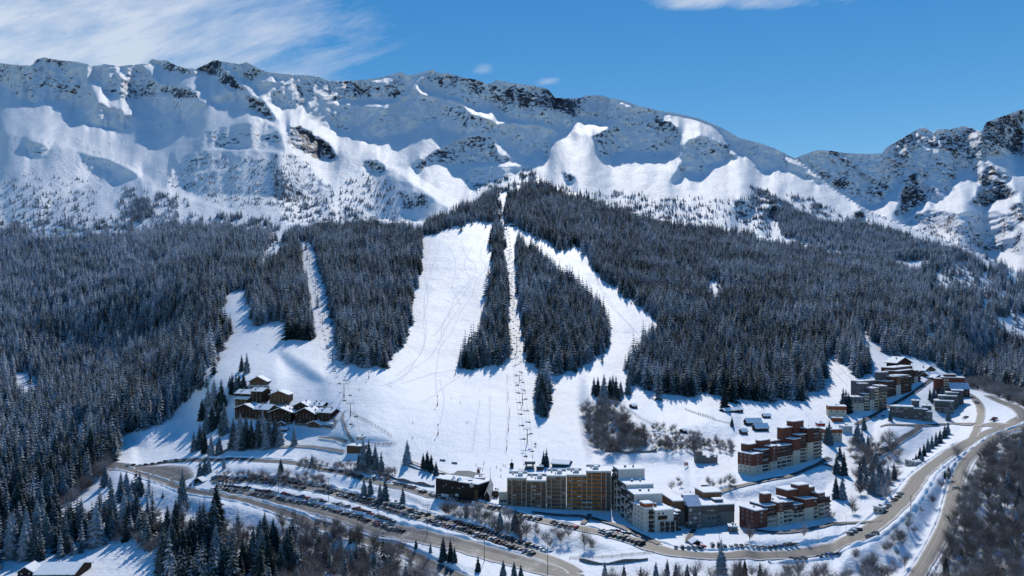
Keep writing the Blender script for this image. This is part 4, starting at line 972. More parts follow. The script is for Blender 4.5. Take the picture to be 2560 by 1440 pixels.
class Bld:
    """one building: front line between two surveyed ground points, volumes behind it"""
    def __init__(s, name, label, A, B, cat='building', group=None):
        s.a, s.b = np.array(G(*A)), np.array(G(*B))
        d = (s.b - s.a)[:2]; s.len = float(np.linalg.norm(d)); s.d = (s.b - s.a)
        s.z0 = float(min(s.a[2], s.b[2]))
        s.root = empty(name, (float(s.a[0]), float(s.a[1]), s.z0), math.atan2(d[1], d[0]))
        tag(s.root, label, cat, group); s.walls = {}; s.snow = MB(); s.wins = []; s.nw = 0
    def t(s, px):
        k = (px - CX) / F
        return (k * s.a[1] - s.a[0]) / (s.d[0] - k * s.d[1])
    def X(s, px): return float(s.t(px) * s.len)
    def H(s, px, py):
        y = s.a[1] + s.t(px) * s.d[1]; return float((HZ - py) / F * y + CAMZ - s.z0)
    def w(s, m):
        return s.walls.setdefault(m.name, (MB(), m))[0]
    def vol(s, px0, px1, top, depth, m, v0=0.0, low=None, split=None, snow=True, base=-9.0, fascia=None, pxr=None):
        x0, x1 = s.X(px0), s.X(px1); r = pxr or (px0 + px1) / 2
        zt = s.H(r, top)
        if low is not None:
            zs = s.H(r, split)
            s.w(low).box(x0, x1, v0, v0 + depth, base, zs); s.w(m).box(x0 - .12, x1 + .12, v0 - .15, v0 + depth + .1, zs, zt)
        else:
            s.w(m).box(x0, x1, v0, v0 + depth, base, zt)
        if snow:
            s.snow.box(x0 - .25, x1 + .25, v0 - .3, v0 + depth + .25, zt, zt + .55)
        return (x0, x1, v0, v0 + depth, zt)
    def finish(s):
        for i, (mb, m) in enumerate(s.walls.values()): mb.build('wall', m, s.root)
        if s.snow.v: s.snow.build('roof', M_SNOW, s.root)
        return s.root
    def win(s, x, y, z, w_, h_, rot=0.0, glass=None, frame=None):
        """window: frame with a pane set in it, facing the local front (rot 0) or an end wall"""
        s.nw += 1
        fr, gl = (frame or M_WHITE), (glass or M_GLASS)
        key = (round(w_, 2), round(h_, 2), fr.name, gl.name)
        if key not in WINS:
            m = MB(); m.box(-w_ / 2, w_ / 2, -.06, .02, 0, h_, 0); m.quad([(-w_ / 2 + .1, -.075, .1), (w_ / 2 - .1, -.075, .1), (w_ / 2 - .1, -.075, h_ - .1), (-w_ / 2 + .1, -.075, h_ - .1)], 1)
            m.box(-.03, .03, -.09, -.07, .1, h_ - .1, 0)
            WINS[key] = m.mesh('window', [fr, gl])
        if s.nw > 100:
            s.wins.append((x, y, z, w_, h_, rot)); return
        o = link('window', WINS[key], s.root); o.location = (x, y, z); o.rotation_euler = (0, 0, rot)
    def more_windows(s):
        if not s.wins: return
        m = MB()
        for x, y, z, w_, h_, rot in s.wins:
            c, q = math.cos(rot), math.sin(rot)
            m.quad([(x + c * a + q * .07, y + q * a - c * .07, z + b) for a, b in ((-w_ / 2, 0), (w_ / 2, 0), (w_ / 2, h_), (-w_ / 2, h_))])
        o = m.build('window', M_GLASS, s.root); tag(o, kind='stuff')
    def balcony(s, x, y, z, w_, m, h_=1.0, d_=1.3, rot=0.0):
        key = (round(w_, 1), round(d_, 1), round(h_, 1), m.name)
        if key not in BALS:
            b = MB(); b.box(-w_ / 2, w_ / 2, -d_, 0, -.15, 0, 1); b.box(-w_ / 2, w_ / 2, -d_, -d_ + .1, 0, h_, 0)
            b.box(-w_ / 2, -w_ / 2 + .1, -d_ + .1, -.02, 0, h_, 0); b.box(w_ / 2 - .1, w_ / 2, -d_ + .1, -.02, 0, h_, 0); b.box(-w_ / 2 + .1, w_ / 2 - .1, -d_ * .9, -.1, .01, .12, 2)
            BALS[key] = b.mesh('balcony', [m, M_CONC, M_SNOW])
        o = link('balcony', BALS[key], s.root); o.location = (x, y, z); o.rotation_euler = (0, 0, rot)
    def bays(s, x0, x1, v, z0, z1, nb, fl, m, kind='balcony', glass=None, win_w=None):
        """floors of dark glazed recesses with balcony fronts"""
        w_ = (x1 - x0) / nb; n_ = max(1, int((z1 - z0 - .4) / fl))
        for k in range(n_):
            z = z1 - .5 - (k + 1) * fl
            for i in range(nb):
                x = x0 + w_ * (i + .5)
                g_ = glass or (M_CURT if random.random() < .22 else M_GLASS)
                if kind == 'balcony':
                    s.win(x, v, z + .25, w_ * .8, fl * .72, 0, g_, M_STEEL); s.balcony(x, v - .02, z + .1, w_ * .9, m, .95, 1.2)
                else:
                    s.win(x, v, z + .9, win_w or min(1.4, w_ * .5), 1.2, 0, g_)
    def side_windows(s, x, v0, v1, z0, z1, nb, fl, rot):
        w_ = (v1 - v0) / nb
        for k in range(max(1, int((z1 - z0 - .4) / fl))):
            for i in range(nb): s.win(x, v0 + w_ * (i + .5), z1 - .4 - (k + 1) * fl + .9, min(1.2, w_ * .5), 1.2, rot)
    def box_part(s, name, m, *bx, snow=0.0):
        b = MB(); b.box(*bx); o = b.build(name, m, s.root)
        if snow: s.snow.box(bx[0] - .1, bx[1] + .1, bx[2] - .1, bx[3] + .1, bx[5], bx[5] + snow)
        return o
    def chimney(s, x, y, z, w_=.8, h_=1.4, m=None):
        b = MB(); b.box(-w_ / 2, w_ / 2, -w_ / 2, w_ / 2, -.6, h_, 0); b.box(-w_ / 2 - .1, w_ / 2 + .1, -w_ / 2 - .1, w_ / 2 + .1, h_, h_ + .15, 0); b.box(-w_ / 2, w_ / 2, -w_ / 2, w_ / 2, h_ + .15, h_ + .4, 1)
        b.build('chimney', [m or M_STONE, M_SNOW], s.root, (x, y, z))
WINS, BALS = {}, {}

def gable_roof(b, x0, x1, y0, y1, ze, zr, along='y', over=1.0, thick=.55, wall=None):
    """snow covered pitched roof; ridge along local y (gable to the front) or x; wall fills the gable ends"""
    r = MB(); u = MB()
    if along == 'y':
        xm = (x0 + x1) / 2; sl = (zr - ze) / ((x1 - x0) / 2)
        for sg, xe in ((-1, x0 - over), (1, x1 + over)):
            zE = ze - sl * over
            A_ = [(xe, y0 - over, zE), (xm, y0 - over, zr), (xm, y1 + over, zr), (xe, y1 + over, zE)]
            for mb, dz0, dz1 in ((u, 0, .22), (r, .22, .22 + thick)):
                lo = [(p[0], p[1], p[2] + dz0) for p in A_]; hi = [(p[0], p[1], p[2] + dz1) for p in A_]
                mb.quad(hi if sg < 0 else hi[::-1]); mb.quad(lo[::-1] if sg < 0 else lo)
                for i in range(4):
                    j = (i + 1) % 4; mb.quad([lo[i], lo[j], hi[j], hi[i]] if sg > 0 else [lo[j], lo[i], hi[i], hi[j]])
        if wall:
            g = b.w(wall)
            for y in (y0, y1):
                g.quad([(x0, y, ze - .05), (x1, y, ze - .05), (xm, y, zr)])
    else:
        ym = (y0 + y1) / 2; sl = (zr - ze) / ((y1 - y0) / 2)
        for sg, ye in ((-1, y0 - over), (1, y1 + over)):
            zE = ze - sl * over
            A_ = [(x0 - over, ye, zE), (x1 + over, ye, zE), (x1 + over, ym, zr), (x0 - over, ym, zr)]
            for mb, dz0, dz1 in ((u, 0, .22), (r, .22, .22 + thick)):
                lo = [(p[0], p[1], p[2] + dz0) for p in A_]; hi = [(p[0], p[1], p[2] + dz1) for p in A_]
                mb.quad(hi if sg < 0 else hi[::-1]); mb.quad(lo[::-1] if sg < 0 else lo)
                for i in range(4):
                    j = (i + 1) % 4; mb.quad([lo[i], lo[j], hi[j], hi[i]])
        if wall:
            g = b.w(wall)
            for x in (x0, x1): g.quad([(x, y0, ze - .05), (x, ym, zr), (x, y1, ze - .05)])
    u.build('eaves', M_WOOD, b.root); r.build('roof', M_SNOW, b.root)

# ---- long apartment block
K = lambda zx, zy=0: (1240 + zx / 8.0, 1140 + zy / 8.0)
b = Bld('apartment_block', 'long brown and orange slab block of flats with round white roof drums', (1268.5, 1264), (1527, 1276))
fins = []
segs = [(228,605,448,M_BROWN,0,[228,320,515,605]),(610,1000,500,M_BROWN,0,[610,705,900,1000]),(1015,1400,398,M_MAUVE,-.6,[1015,1105,1300,1400]),(1415,1715,378,M_ORANGE,-1.2,[1415,1515,1715]),(1717,1812,378,M_ORANGE,-1.2,[1717,1812]),(1815,2105,305,M_ORANGE,-1.2,[1815,1915,2105]),(2105,2195,305,M_RUST,-1.0,[2105,2195]),(2200,2295,305,M_DKWIN,-.8,[2200,2295])]
for z0_, z1_, zt_, m, v0, fn in segs:
    p0, p1 = K(z0_)[0], K(z1_)[0]; x0, x1, _, _, zt = b.vol(p0, p1, K(0, zt_)[1], 15, M_DKWIN, v0, base=-13)
    nfl = int(zt / 2.45)
    for k in range(nfl + 2):
        z = zt - .35 - k * 2.45
        o = b.box_part('balcony', m, x0 + .1, x1 - .1, v0 - .55, v0 - .03, z - 2.45, z - 1.3)
        nbay = max(1, int((x1 - x0) / 2.9)); w_ = (x1 - x0) / nbay
        if k < nfl:
            for i in range(nbay):
                if random.random() < .82: b.win(x0 + w_ * (i + .5), v0 - .03, z - 1.28, w_ * .86, 1.15, 0, M_CURT if random.random() < .2 else M_GLASS, random.choice([M_WHITE] + [M_STEEL] * 5))
    b.w(M_CREAM).box(x0 - .05, x1 + .05, v0 - .75, v0 + 15.1, zt - .55, zt + .1)       # white parapet edge
    for q in fn: fins.append((b.X(K(q)[0]), v0, zt))
    if K(z1_)[0] - K(z0_)[0] > 30:
        xd = x0 + (x1 - x0) * .66
        c_ = MB(); c_.tube((xd, v0 + 6, zt), (xd, v0 + 6, zt + 2.2), 1.65, 1.65, 16, 0); c_.tube((xd, v0 + 6, zt + 2.2), (xd, v0 + 6, zt + 2.75), 1.7, 1.5, 16, 1); c_.build('roof_drum', [M_WHITE, M_SNOW], b.root)
        b.chimney(x0 + 3, v0 + 9, zt + .4, .9, 1.0, M_CONC); b.chimney(x0 + (x1 - x0) * .45, v0 + 4, zt + .4, .7, .8, M_CONC)
        b.box_part('roof_wall', M_CREAM, x0, x1, v0 + 14.2, v0 + 14.6, zt + .1, zt + 1.6, snow=.3)
for x, v, zt in fins: b.box_part('fin', M_CREAM, x - .16, x + .16, v - .85, v - .03, -13, zt)
b.vol(*[K(50)[0], K(228)[0]], K(0, 740)[1], 12, M_CREAM, 1.5); x0, x1 = b.X(K(50)[0]), b.X(K(228)[0])
for k in range(2):
    for i in range(3): b.win(x0 + 1.8 + i * 1.9, 1.45, 1.0 + 2.8 * k, 1.6, 1.5)
xe0, xe1 = b.X(K(1725)[0]), b.X(K(1915)[0])
e = MB(); e.box(xe0, xe1, -3.6, -1.9, 5.2, 5.9, 0); e.box(xe0, xe1, -3.6, -1.9, 2.4, 2.8, 0)
for x in (xe0, (xe0 * .7 + xe1 * .3), (xe0 * .3 + xe1 * .7), xe1 - .35): e.box(x, x + .35, -3.5, -3.1, -10, 2.4, 0)
e.build('entrance_porch', M_CREAM, b.root)
b.more_windows(); b.finish()

# ---- dark stepped block with white end walls
Lq = lambda zx, zy=0: (1500 + zx / 7.111, 1140 + zy / 7.111)
b = Bld('apartment_block', 'stepped dark block of flats with bare white end walls and round windows', (1533, 1268), (1586, 1315))
steps = [(Lq(236)[0], Lq(330)[0], Lq(0, 215)[1], 1), (Lq(330)[0], Lq(470)[0], Lq(0, 470)[1], 1), (Lq(470)[0], Lq(610)[0], Lq(0, 640)[1], 1)]
zprev = None
for i, (p0, p1, tp, _) in enumerate(steps):
    x0, x1, v0, v1, zt = b.vol(p0, p1, tp, 17, M_WHITE, 0, base=-12)
    b.w(M_DKWIN).box(x0 + .05, x1 - .6, -.25, -.02, -12, zt - .2)
    nb = 2 if i < 2 else 3; w_ = (x1 - x0 - .6) / nb
    for k in range(int((zt + 4) / 2.5)):
        for q in range(nb):
            x = x0 + w_ * (q + .5); z = zt - 2.9 - k * 2.5
            b.win(x, -.27, z + .3, w_ * .6, 1.7, 0, M_CURT if random.random() < .3 else M_GLASS, M_WHITE)
            if len([1 for o in b.root.children if o.name.startswith('balcony')]) < 60: b.balcony(x, -.27, z + .1, w_ * .72, M_WHITE if (k + q) % 2 else M_DKWIN, .95, 1.0)
    b.chimney((x0 + x1) / 2, 6, zt + .5, 1.2, .9, M_CONC); b.chimney((x0 + x1) / 2 + 1, 11, zt + .5, .8, 1.1, M_STEEL)
    for q in range(nb + 1): b.box_part('fin', M_WHITE, x0 + w_ * q, x0 + w_ * q + .18, -1.4, -.26, -12, zt - 6 - 1.5 * q)
xe = b.X(Lq(610)[0]); zt = b.H(*Lq(610, 640))
for dz in (-5.0, -7.6, -15.5, -18.0):
    c_ = MB(); c_.tube((xe + .02, 2.6, zt + dz), (xe + .12, 2.6, zt + dz), .62, .62, 18, 0); c_.tube((xe + .1, 2.6, zt + dz), (xe + .18, 2.6, zt + dz), .45, .45, 18, 1); c_.build('round_window', [M_STEEL, M_GLASS], b.root)
b.side_windows(xe, 6, 15, zt - 20, zt - 8, 2, 2.6, math.pi / 2)
b.more_windows(); b.finish()

# ---- white block with brown balconies
b = Bld('apartment_block', 'white block of flats with dark brown balconies and a rust red attic', (1612, 1331), (1702, 1326))
v = b.vol(1611, 1634, Lq(0, 930)[1], 15, M_WHITE, 0); b.vol(1611, 1633, Lq(0, 850)[1], 6, M_RUST, .3, base=v[4] - .2)
b.bays(b.X(1621), b.X(1633), -.03, 0, v[4], 1, 2.6, M_WOOD)
v = b.vol(1634, 1680, Lq(0, 950)[1], 16, M_WHITE, -2.0); x0, x1 = v[0], v[1]; zt = v[4]
b.w(M_WOOD).box(x0 + 1.6, x0 + 7.5, -2.25, -2.02, zt - 5.2, zt - 3.0)
for q in (.2, .42): b.win(x0 + (x1 - x0) * q, -2.03, zt - 2.3, 1.0, 1.1, 0, None, M_WOOD)
b.bays(x0 + 2.0, x1 + .2, -2.25, -4, zt - 5.4, 3, 2.55, M_WOOD)
v2 = b.vol(1680, 1692, Lq(0, 1030)[1], 13, M_WOOD, -1.0); b.bays(v2[0], v2[1], -1.05, -2, v2[4], 1, 2.55, M_WOOD)
v2 = b.vol(1692, 1702, Lq(0, 990)[1], 11, M_WOOD, .6); b.bays(v2[0], v2[1], .55, -1, v2[4], 1, 2.55, M_WOOD)
for q in range(4): b.box_part('fin', M_WHITE, x0 + 2 + q * (x1 - x0 - 1.8) / 3 - .12, x0 + 2 + q * (x1 - x0 - 1.8) / 3 + .12, -3.7, -2.26, -8, zt - 5 - q * .6)
b.side_windows(b.X(1611), 1, 14, 0, b.H(1615, 1268), 3, 2.6, -math.pi / 2)
b.chimney(x0 + 4, 6, zt + .5, 1.2, 1.6, M_RUST); b.more_windows(); b.finish()

# ---- concrete hall
b = Bld('conference_hall', 'low grey concrete hall with a glazed stair tower and dark brown upper storey', (1686, 1317), (1838, 1311))
b.vol(1686, 1717, 1255, 30, M_BROWN, 2, M_CONC, 1281); b.vol(1748, 1792, 1263, 30, M_STEEL, -1, M_CONC, 1284); b.vol(1792, 1838, 1263, 28, M_STEEL, 1.2, M_CONC, 1281)
v = b.vol(1715, 1748, 1262, 16, M_DKWIN, -3.5, M_CONC, 1300, snow=False)
sl = MB(); x0, x1 = v[0], v[1]; zt = v[4]
sl.quad([(x0 - .3, -3.8, zt), (x1 + .3, -3.8, zt), (x1 + .3, 4, zt + 5.0), (x0 - .3, 4, zt + 5.0)]); sl.quad([(x1 + .3, -3.8, zt), (x1 + .3, 4, zt), (x1 + .3, 4, zt + 5)]); sl.quad([(x0 - .3, -3.8, zt), (x0 - .3, 4, zt + 5), (x0 - .3, 4, zt)]); sl.quad([(x0 - .3, 4, zt), (x0 - .3, 4, zt + 5), (x1 + .3, 4, zt + 5), (x1 + .3, 4, zt)])
sl.build('skylight', M_ICE, b.root)
for k in range(5):
    for i in range(3): b.win(x0 + (x1 - x0) * (i + .5) / 3, -3.7, zt - 3.0 - k * 2.4, (x1 - x0) / 3 * .85, 1.9, 0, M_CURT if (i + k) % 3 == 0 else M_GLASS, M_STEEL)
b.vol(1782, 1828, 1244, 14, M_BROWN, 14, base=5); b.vol(1796, 1818, 1255, 4, M_GREY, 6, base=5)
x3 = b.X(1792); z3 = b.H(1800, 1296)
for i in range(6): b.win(x3 - 10 + i * 2.4, -1.02 if x3 - 10 + i * 2.4 < x3 else 1.18, z3, 1.6, 1.4, 0, None, M_STEEL)
for i in range(3): b.win(x3 - 6 + i * 1.7, -1.17, b.H(1780, 1277), 1.5, 1.1, 0, M_CURT, M_STEEL)
for i in range(7): b.box_part('rib', M_STEEL, b.X(1687 + i * 4), b.X(1687 + i * 4) + .2, 1.7, 1.84, b.H(1700, 1281), b.H(1700, 1256))
b.chimney(b.X(1760), 12, b.H(1760, 1262), 1.4, 1.6, M_METAL); b.chimney(b.X(1770), 16, b.H(1760, 1262), 1.0, 1.2, M_METAL); b.finish()

# ---- two red blocks
Mq = lambda zx, zy=0: (1840 + zx / 4.5, 1020 + zy / 4.5)
def red_block(label, A, B, vols, pents, fl):
    b = Bld('apartment_block', label, A, B)
    for i, (z0_, z1_, zt_, sp, v0, dp, up, lo, nb, kind) in enumerate(vols):
        p0, p1 = Mq(z0_)[0], Mq(z1_)[0]
        if sp is None: v = b.vol(p0, p1, Mq(0, zt_)[1], dp, up, v0)
        else: v = b.vol(p0, p1, Mq(0, zt_)[1], dp, up, v0, lo, Mq(0, sp)[1])
        if nb and sp and kind == 'balcony':
            zs = b.H((p0 + p1) / 2, Mq(0, sp)[1]); b.bays(v[0] + .2, v[1] - .2, v0 - .17, zs - .5, v[4], nb, fl, M_REDDK, kind); b.bays(v[0] + .2, v[1] - .2, v0 - .05, 0, zs + .4, nb, fl, M_CREAM, kind)
        elif nb: b.bays(v[0] + .2, v[1] - .2, v0 - .17, 0, v[4], nb, fl, M_REDDK if kind == 'balcony' else M_WHITE, kind)
        b.w(M_CREAM if False else M_REDDK).box(v[0] - .15, v[1] + .15, v0 - .2, v0 + dp + .15, v[4] - .35, v[4] + .05)
        b.chimney((v[0] + v[1]) / 2, v0 + dp * .45, v[4] + .5, .7, .6, M_METAL)
        if i == 0: b.side_windows(v[0] - .12, v0 + 1, v0 + dp - 1, 0, v[4], 3, fl, -math.pi / 2)
    for z0_, z1_, zt_, v0, dp, zb in pents: b.vol(Mq(z0_)[0], Mq(z1_)[0], Mq(0, zt_)[1], dp, M_RED, v0, base=zb)
    b.more_windows(); return b.finish()
W = M_CREAM
red_block('lower red and cream block of flats beside the main road, stepped roofs', (1889, 1323), (2072, 1290),
  [(220,350,1150,None,0,13,M_RED,W,1,'w'),(350,460,1102,1205,.8,13,M_REDDK,W,1,'balcony'),(460,530,1062,1168,-.6,14,M_RED,W,1,'w'),(530,650,1062,1150,.8,13,M_REDDK,W,2,'balcony'),(650,765,1090,1145,.8,13,M_REDDK,W,2,'balcony'),(765,870,1022,1118,-.4,14,M_RED,W,0,'w'),(870,925,1022,1110,.6,14,M_REDDK,W,1,'balcony'),(925,1000,960,1075,.2,14,M_RED,W,1,'balcony'),(1000,1070,1005,1060,1.0,12,M_REDDK,W,2,'balcony')],
  [(388,470,985,5,4,12), (760,880,880,4,6,14), (650,960,925,5,9,14)], 2.5)
red_block('upper red and cream block of flats below the nursery slope, tallest at the right', (1882, 1191), (2057, 1143),
  [(190,300,515,645,0,13,M_RED,W,1,'w'),(300,385,472,635,.9,13,M_REDDK,W,1,'balcony'),(385,455,428,600,-.6,14,M_RED,W,1,'w'),(455,640,425,545,.8,13,M_REDDK,W,3,'balcony'),(640,720,348,475,-.4,14,M_RED,W,0,'w'),(720,800,302,455,.8,14,M_REDDK,W,1,'balcony'),(800,868,228,388,-.3,15,M_REDDK,W,0,'w'),(868,945,228,380,.6,14,M_REDDK,W,1,'balcony'),(945,980,235,370,1.4,12,M_REDDK,W,1,'balcony')],
  [(335,450,372,5,4,14), (605,710,232,6,5,18), (725,840,158,6,6,20), (250,640,400,8,7,10)], 2.75)

# ---- the right hand hamlet
Nq = lambda zx, zy=0: (2050 + zx / 6.546, 880 + zy / 6.546)
def block(label, A, B, vols, fl=2.7, name='apartment_block', group=None):
    b = Bld(name, label, A, B, group=group)
    for z0_, z1_, zt_, sp, v0, dp, up, lo, nb, kind in vols:
        p0, p1 = Nq(z0_)[0], Nq(z1_)[0]
        v = b.vol(p0, p1, Nq(0, zt_)[1], dp, up, v0, lo if sp else None, Nq(0, sp)[1] if sp else None)
        if nb: b.bays(v[0] + .2, v[1] - .2, v0 - .17, 0, v[4], nb, fl, M_CREAM if kind == 'cbal' else (M_GREY if kind == 'gbal' else M_WOOD), 'balcony' if 'bal' in kind else 'w')
        b.chimney((v[0] + v[1]) / 2, v0 + dp * .5, v[4] + .5, .8, .7, M_METAL)
    b.more_windows(); return b.finish()
block('grey and cream block of flats at the foot of the hamlet steps', (2128, 1029), (2218, 1023),
  [(505,720,738,838,0,12,M_GREY,M_CREAM,3,'w'),(720,818,688,None,1.0,12,M_DKWIN,W,1,'cbal'),(818,885,596,788,-.5,13,M_GREY,M_WHITE,1,'w'),(885,970,592,None,.9,12,M_BROWN,W,1,'cbal'),(970,1105,560,655,1.2,12,M_GREY,M_CREAM,2,'gbal'),(705,850,530,None,8,6,M_GREY,W,0,'w')])
block('tall brown block of flats in the middle of the hamlet', (2215, 995), (2282, 979),
  [(1085,1200,478,None,0,12,M_HAM,W,2,'bal'),(1200,1245,405,None,.6,12,M_HAM,W,1,'bal'),(1245,1315,400,540,-.5,13,M_HAM,M_WHITE,1,'w'),(1315,1460,385,None,.6,12,M_HAM,W,2,'bal'),(1460,1510,405,None,1.2,11,M_WOOD,W,1,'bal'),(1095,1230,340,None,8,6,M_GREY,W,0,'w'),(810,1110,488,None,12,10,M_GREY,W,0,'w')])
block('dark red brown block of flats at the top of the hamlet', (2262, 967), (2304, 953),
  [(1290,1545,302,None,1,13,M_REDDK,W,3,'bal'),(1545,1600,302,400,-.3,13,M_REDDK,M_WHITE,1,'w'),(1600,1660,318,None,1,12,M_REDDK,W,1,'bal'),(1320,1640,250,None,8,12,M_REDDK,W,0,'w')])
block('low grey terraced block with snowy stepped roofs near the hamlet road', (2228, 1041), (2318, 1054),
  [(1150,1530,895,None,0,12,M_CONC,W,5,'gbal'),(1530,1690,932,None,.8,11,M_CONC,W,2,'gbal'),(1690,1760,945,None,.4,11,M_GREY,W,1,'gbal'),(1740,1840,978,None,-.5,12,M_CONC,W,1,'w'),(1520,1640,815,None,10,8,M_GREY,W,0,'w'),(1690,1840,900,None,9,8,M_GREY,W,0,'w')])
block('low grey terraced block beside the road bend at the hamlet edge', (2339, 1027), (2382, 1033),
  [(1880,2190,802,905,0,12,M_CONC,M_CREAM,4,'gbal'),(1960,2260,735,None,9,9,M_CONC,W,4,'gbal'),(2090,2300,690,None,16,8,M_CONC,W,3,'gbal'),(2200,2395,660,None,20,9,M_GREY,W,0,'w')])
b = Bld('apartment_block', 'red brown block with a blue white sloping sheet roof', (2362, 985), (2421, 992))
v = b.vol(2359, 2415, 945, 14, M_RED, 4); b.bays(b.X(2360), b.X(2374), 3.97, 0, v[4], 2, 2.6, M_CREAM)
v = b.vol(2375, 2421, 972, 10, M_REDDK, -5, snow=False); x0, x1, zt = v[0], v[1], v[4]
r = MB(); r.quad([(x0 - .4, -5.4, zt), (x1 + .4, -5.4, zt), (x1 + .4, 3.9, zt + 6), (x0 - .4, 3.9, zt + 6)]); r.quad([(x1 + .38, -5.3, zt - .1), (x1 + .38, 3.9, zt - .1), (x1 + .38, 3.9, zt + 5.9)]); r.quad([(x0 - .38, -5.3, zt - .1), (x0 - .38, 3.9, zt + 5.9), (x0 - .38, 3.9, zt - .1)]); r.build('roof', M_ICE, b.root)
b.vol(2340, 2359, 948, 8, M_RED, 6); b.vol(2365, 2395, 938, 5, M_RED, 9, base=10); b.bays(x0 + .5, x1 - .5, -5.03, 0, zt - 1, 4, 2.6, M_WOOD, 'w'); b.finish()
def tower(label, px0, px1, base, top, band, depth, low=None, up=None, nwin=2, name='house'):
    b = Bld(name, label, (px0 + 1, base), (px1 - 1, base))
    v = b.vol(px0, px1, top, depth, up or M_RUST, 0, low or M_CREAM, band) if band else b.vol(px0, px1, top, depth, up or M_RUST, 0)
    for k in range(2 if band else 1):
        for i in range(nwin): b.win(v[0] + (v[1] - v[0]) * (i + .5) / nwin, -.17, v[4] - 2.6 - 2.7 * k, 1.0, 1.3, 0, None, M_WOOD)
    b.chimney((v[0] + v[1]) / 2, depth * .5, v[4] + .5, 1.0, .8, M_STEEL); b.chimney((v[0] + v[1]) / 2 + 1.5, depth * .4, v[4] + .5, .6, .6, M_STEEL)
    return b.finish()
tower('cream tower house with a rust red band, upper of the pair', 2070, 2116, 1043, 1016, 1025, 13, nwin=3)
tower('cream tower house with a rust red band, lower of the pair', 2065, 2105, 1104, 1074, 1083, 13, nwin=3)
tower('small rust red flat roofed annexe between the two cream towers', 2081, 2108, 1055, 1045, None, 7, nwin=2)
tower('small white flat roofed annexe right of the lower cream tower', 2107, 2131, 1083, 1066, None, 9, up=M_WHITE, nwin=2)
tower('low white and red pavilion behind the tallest red block', 2044, 2063, 1070, 1059, 1064, 8, low=M_WHITE, up=M_REDP, nwin=2)

# ---- chalets
Pq = lambda zx, zy=0: (560 + zx / 8.52, 920 + zy / 8.52)
def chalet(label, px0, px1, base, eave, ridge, depth, wall, along='y', low=None, wing=None, fl=2.7, nb=4, chim=2, over=1.0, name='chalet', dorm=0):
    b = Bld(name, label, (px0, base), (px1, base))
    def part(q0, q1, eave, ridge, depth, v0, along, nb):
        x0, x1 = b.X(q0), b.X(q1); m_ = (q0 + q1) / 2; ze = b.H(m_, eave)
        if along == 'x':     # the ridge stands half the depth behind the front wall
            y_ = b.a[1] + v0 + depth / 2; zr = (HZ - ridge) / F * y_ + CAMZ - b.z0
        else:
            zr = b.H(m_, ridge)
        zr = max(zr, ze + 1.2)
        if low: b.w(low).box(x0, x1, v0, v0 + depth, -7, 2.6); b.w(wall).box(x0 + .02, x1 - .02, v0 + .02, v0 + depth - .02, 2.6, ze)
        else: b.w(wall).box(x0, x1, v0, v0 + depth, -7, ze)
        gable_roof(b, x0, x1, v0, v0 + depth, ze, zr, along, over, wall=wall)
        n_ = max(1, int((ze + .3) / fl))
        for k in range(n_):
            z = ze - (k + 1) * fl + .9
            for i in range(nb):
                b.win(x0 + (x1 - x0) * (i + .5) / nb, v0 - .02, z, 1.05, 1.25, 0, M_CURT if random.random() < .35 else M_GLASS, M_WHITE if random.random() < .5 else M_WOODL)
            if k < n_ - 1 or n_ == 1: b.balcony((x0 + x1) / 2, v0 - .08, z - .55, (x1 - x0) * .9, wall, .9, 1.2)
        for c in range(chim):
            xc = x0 + (x1 - x0) * (.3 + .25 * c) ; yc = v0 + depth * (.45 + .2 * (c % 2))
            xr = abs(xc - (x0 + x1) / 2) / ((x1 - x0) / 2) if along == 'y' else abs(yc - v0 - depth / 2) / (depth / 2)
            b.chimney(xc, yc, zr - (zr - ze) * xr + .4, 1.0, 1.5, M_STONE)
        for c in range(dorm):
            xd = x0 + (x1 - x0) * (.3 + .4 * c); dm = MB(); yd = v0 + depth * .16; zd = ze + (zr - ze) * .3
            dm.quad([(xd - 1.5, yd, zd), (xd + 1.5, yd, zd), (xd, yd, zd + 2.2)], 0)
            dm.quad([(xd - 1.8, yd - .2, zd), (xd, yd - .2, zd + 2.5), (xd, yd + 3.5, zd + 2.5), (xd - 1.8, yd + 1.5, zd)], 1); dm.quad([(xd + 1.8, yd - .2, zd), (xd + 1.8, yd + 1.5, zd), (xd, yd + 3.5, zd + 2.5), (xd, yd - .2, zd + 2.5)], 1)
            dm.build('dormer', [wall, M_SNOW], b.root)
    part(px0, px1, eave, ridge, depth, 0, along, nb)
    if wing: part(*wing)
    return b
chalet('light larch chalet on a stone terrace, topmost of the chalet group', 624, 666, 966, 953, 942, 12, M_WOODL, 'y', M_STONE, nb=5, chim=1, over=1.6).finish()
tw = Bld('retaining_wall', 'grey retaining wall under the topmost light larch chalet', (622, 973), (673, 973), 'wall'); tw.w(M_STONE).box(0, tw.len, 0, .8, -4, 3.2); tw.snow.box(-.1, tw.len + .1, -.1, .9, 3.2, 3.6); tw.finish()
chalet('dark chalet with a wide low gable, left of the upper row', 588, 628, 1009, 984, 974, 14, M_WOOD, 'x', M_STONE, (629, 657, 978, 968, 13, -1, 'x', 3), nb=4, dorm=1).finish()
chalet('small brown annexe chalet below the wide gabled chalet', 588, 619, 1017, 997, 990, 9, M_WOODL, 'x', M_STONE, nb=3, chim=1).finish()
chalet('grey brown chalet with right hand balconies, right of the upper row', 674, 720, 1014, 987, 978, 14, M_WOODL, 'y', M_STONE, nb=5, chim=1).finish()
chalet('large dark chalet with twin roofs, left of the lower row', 587, 637, 1049, 1022, 1011, 15, M_WOOD, 'y', M_STONE, (637, 673, 1023, 1008, 14, -1, 'x', 4), nb=6, chim=2, dorm=1).finish()
chalet('dark brown gabled chalet in the middle of the lower row', 673, 728, 1061, 1031, 1020, 16, M_WOOD, 'y', M_STONE, nb=6, chim=3).finish()
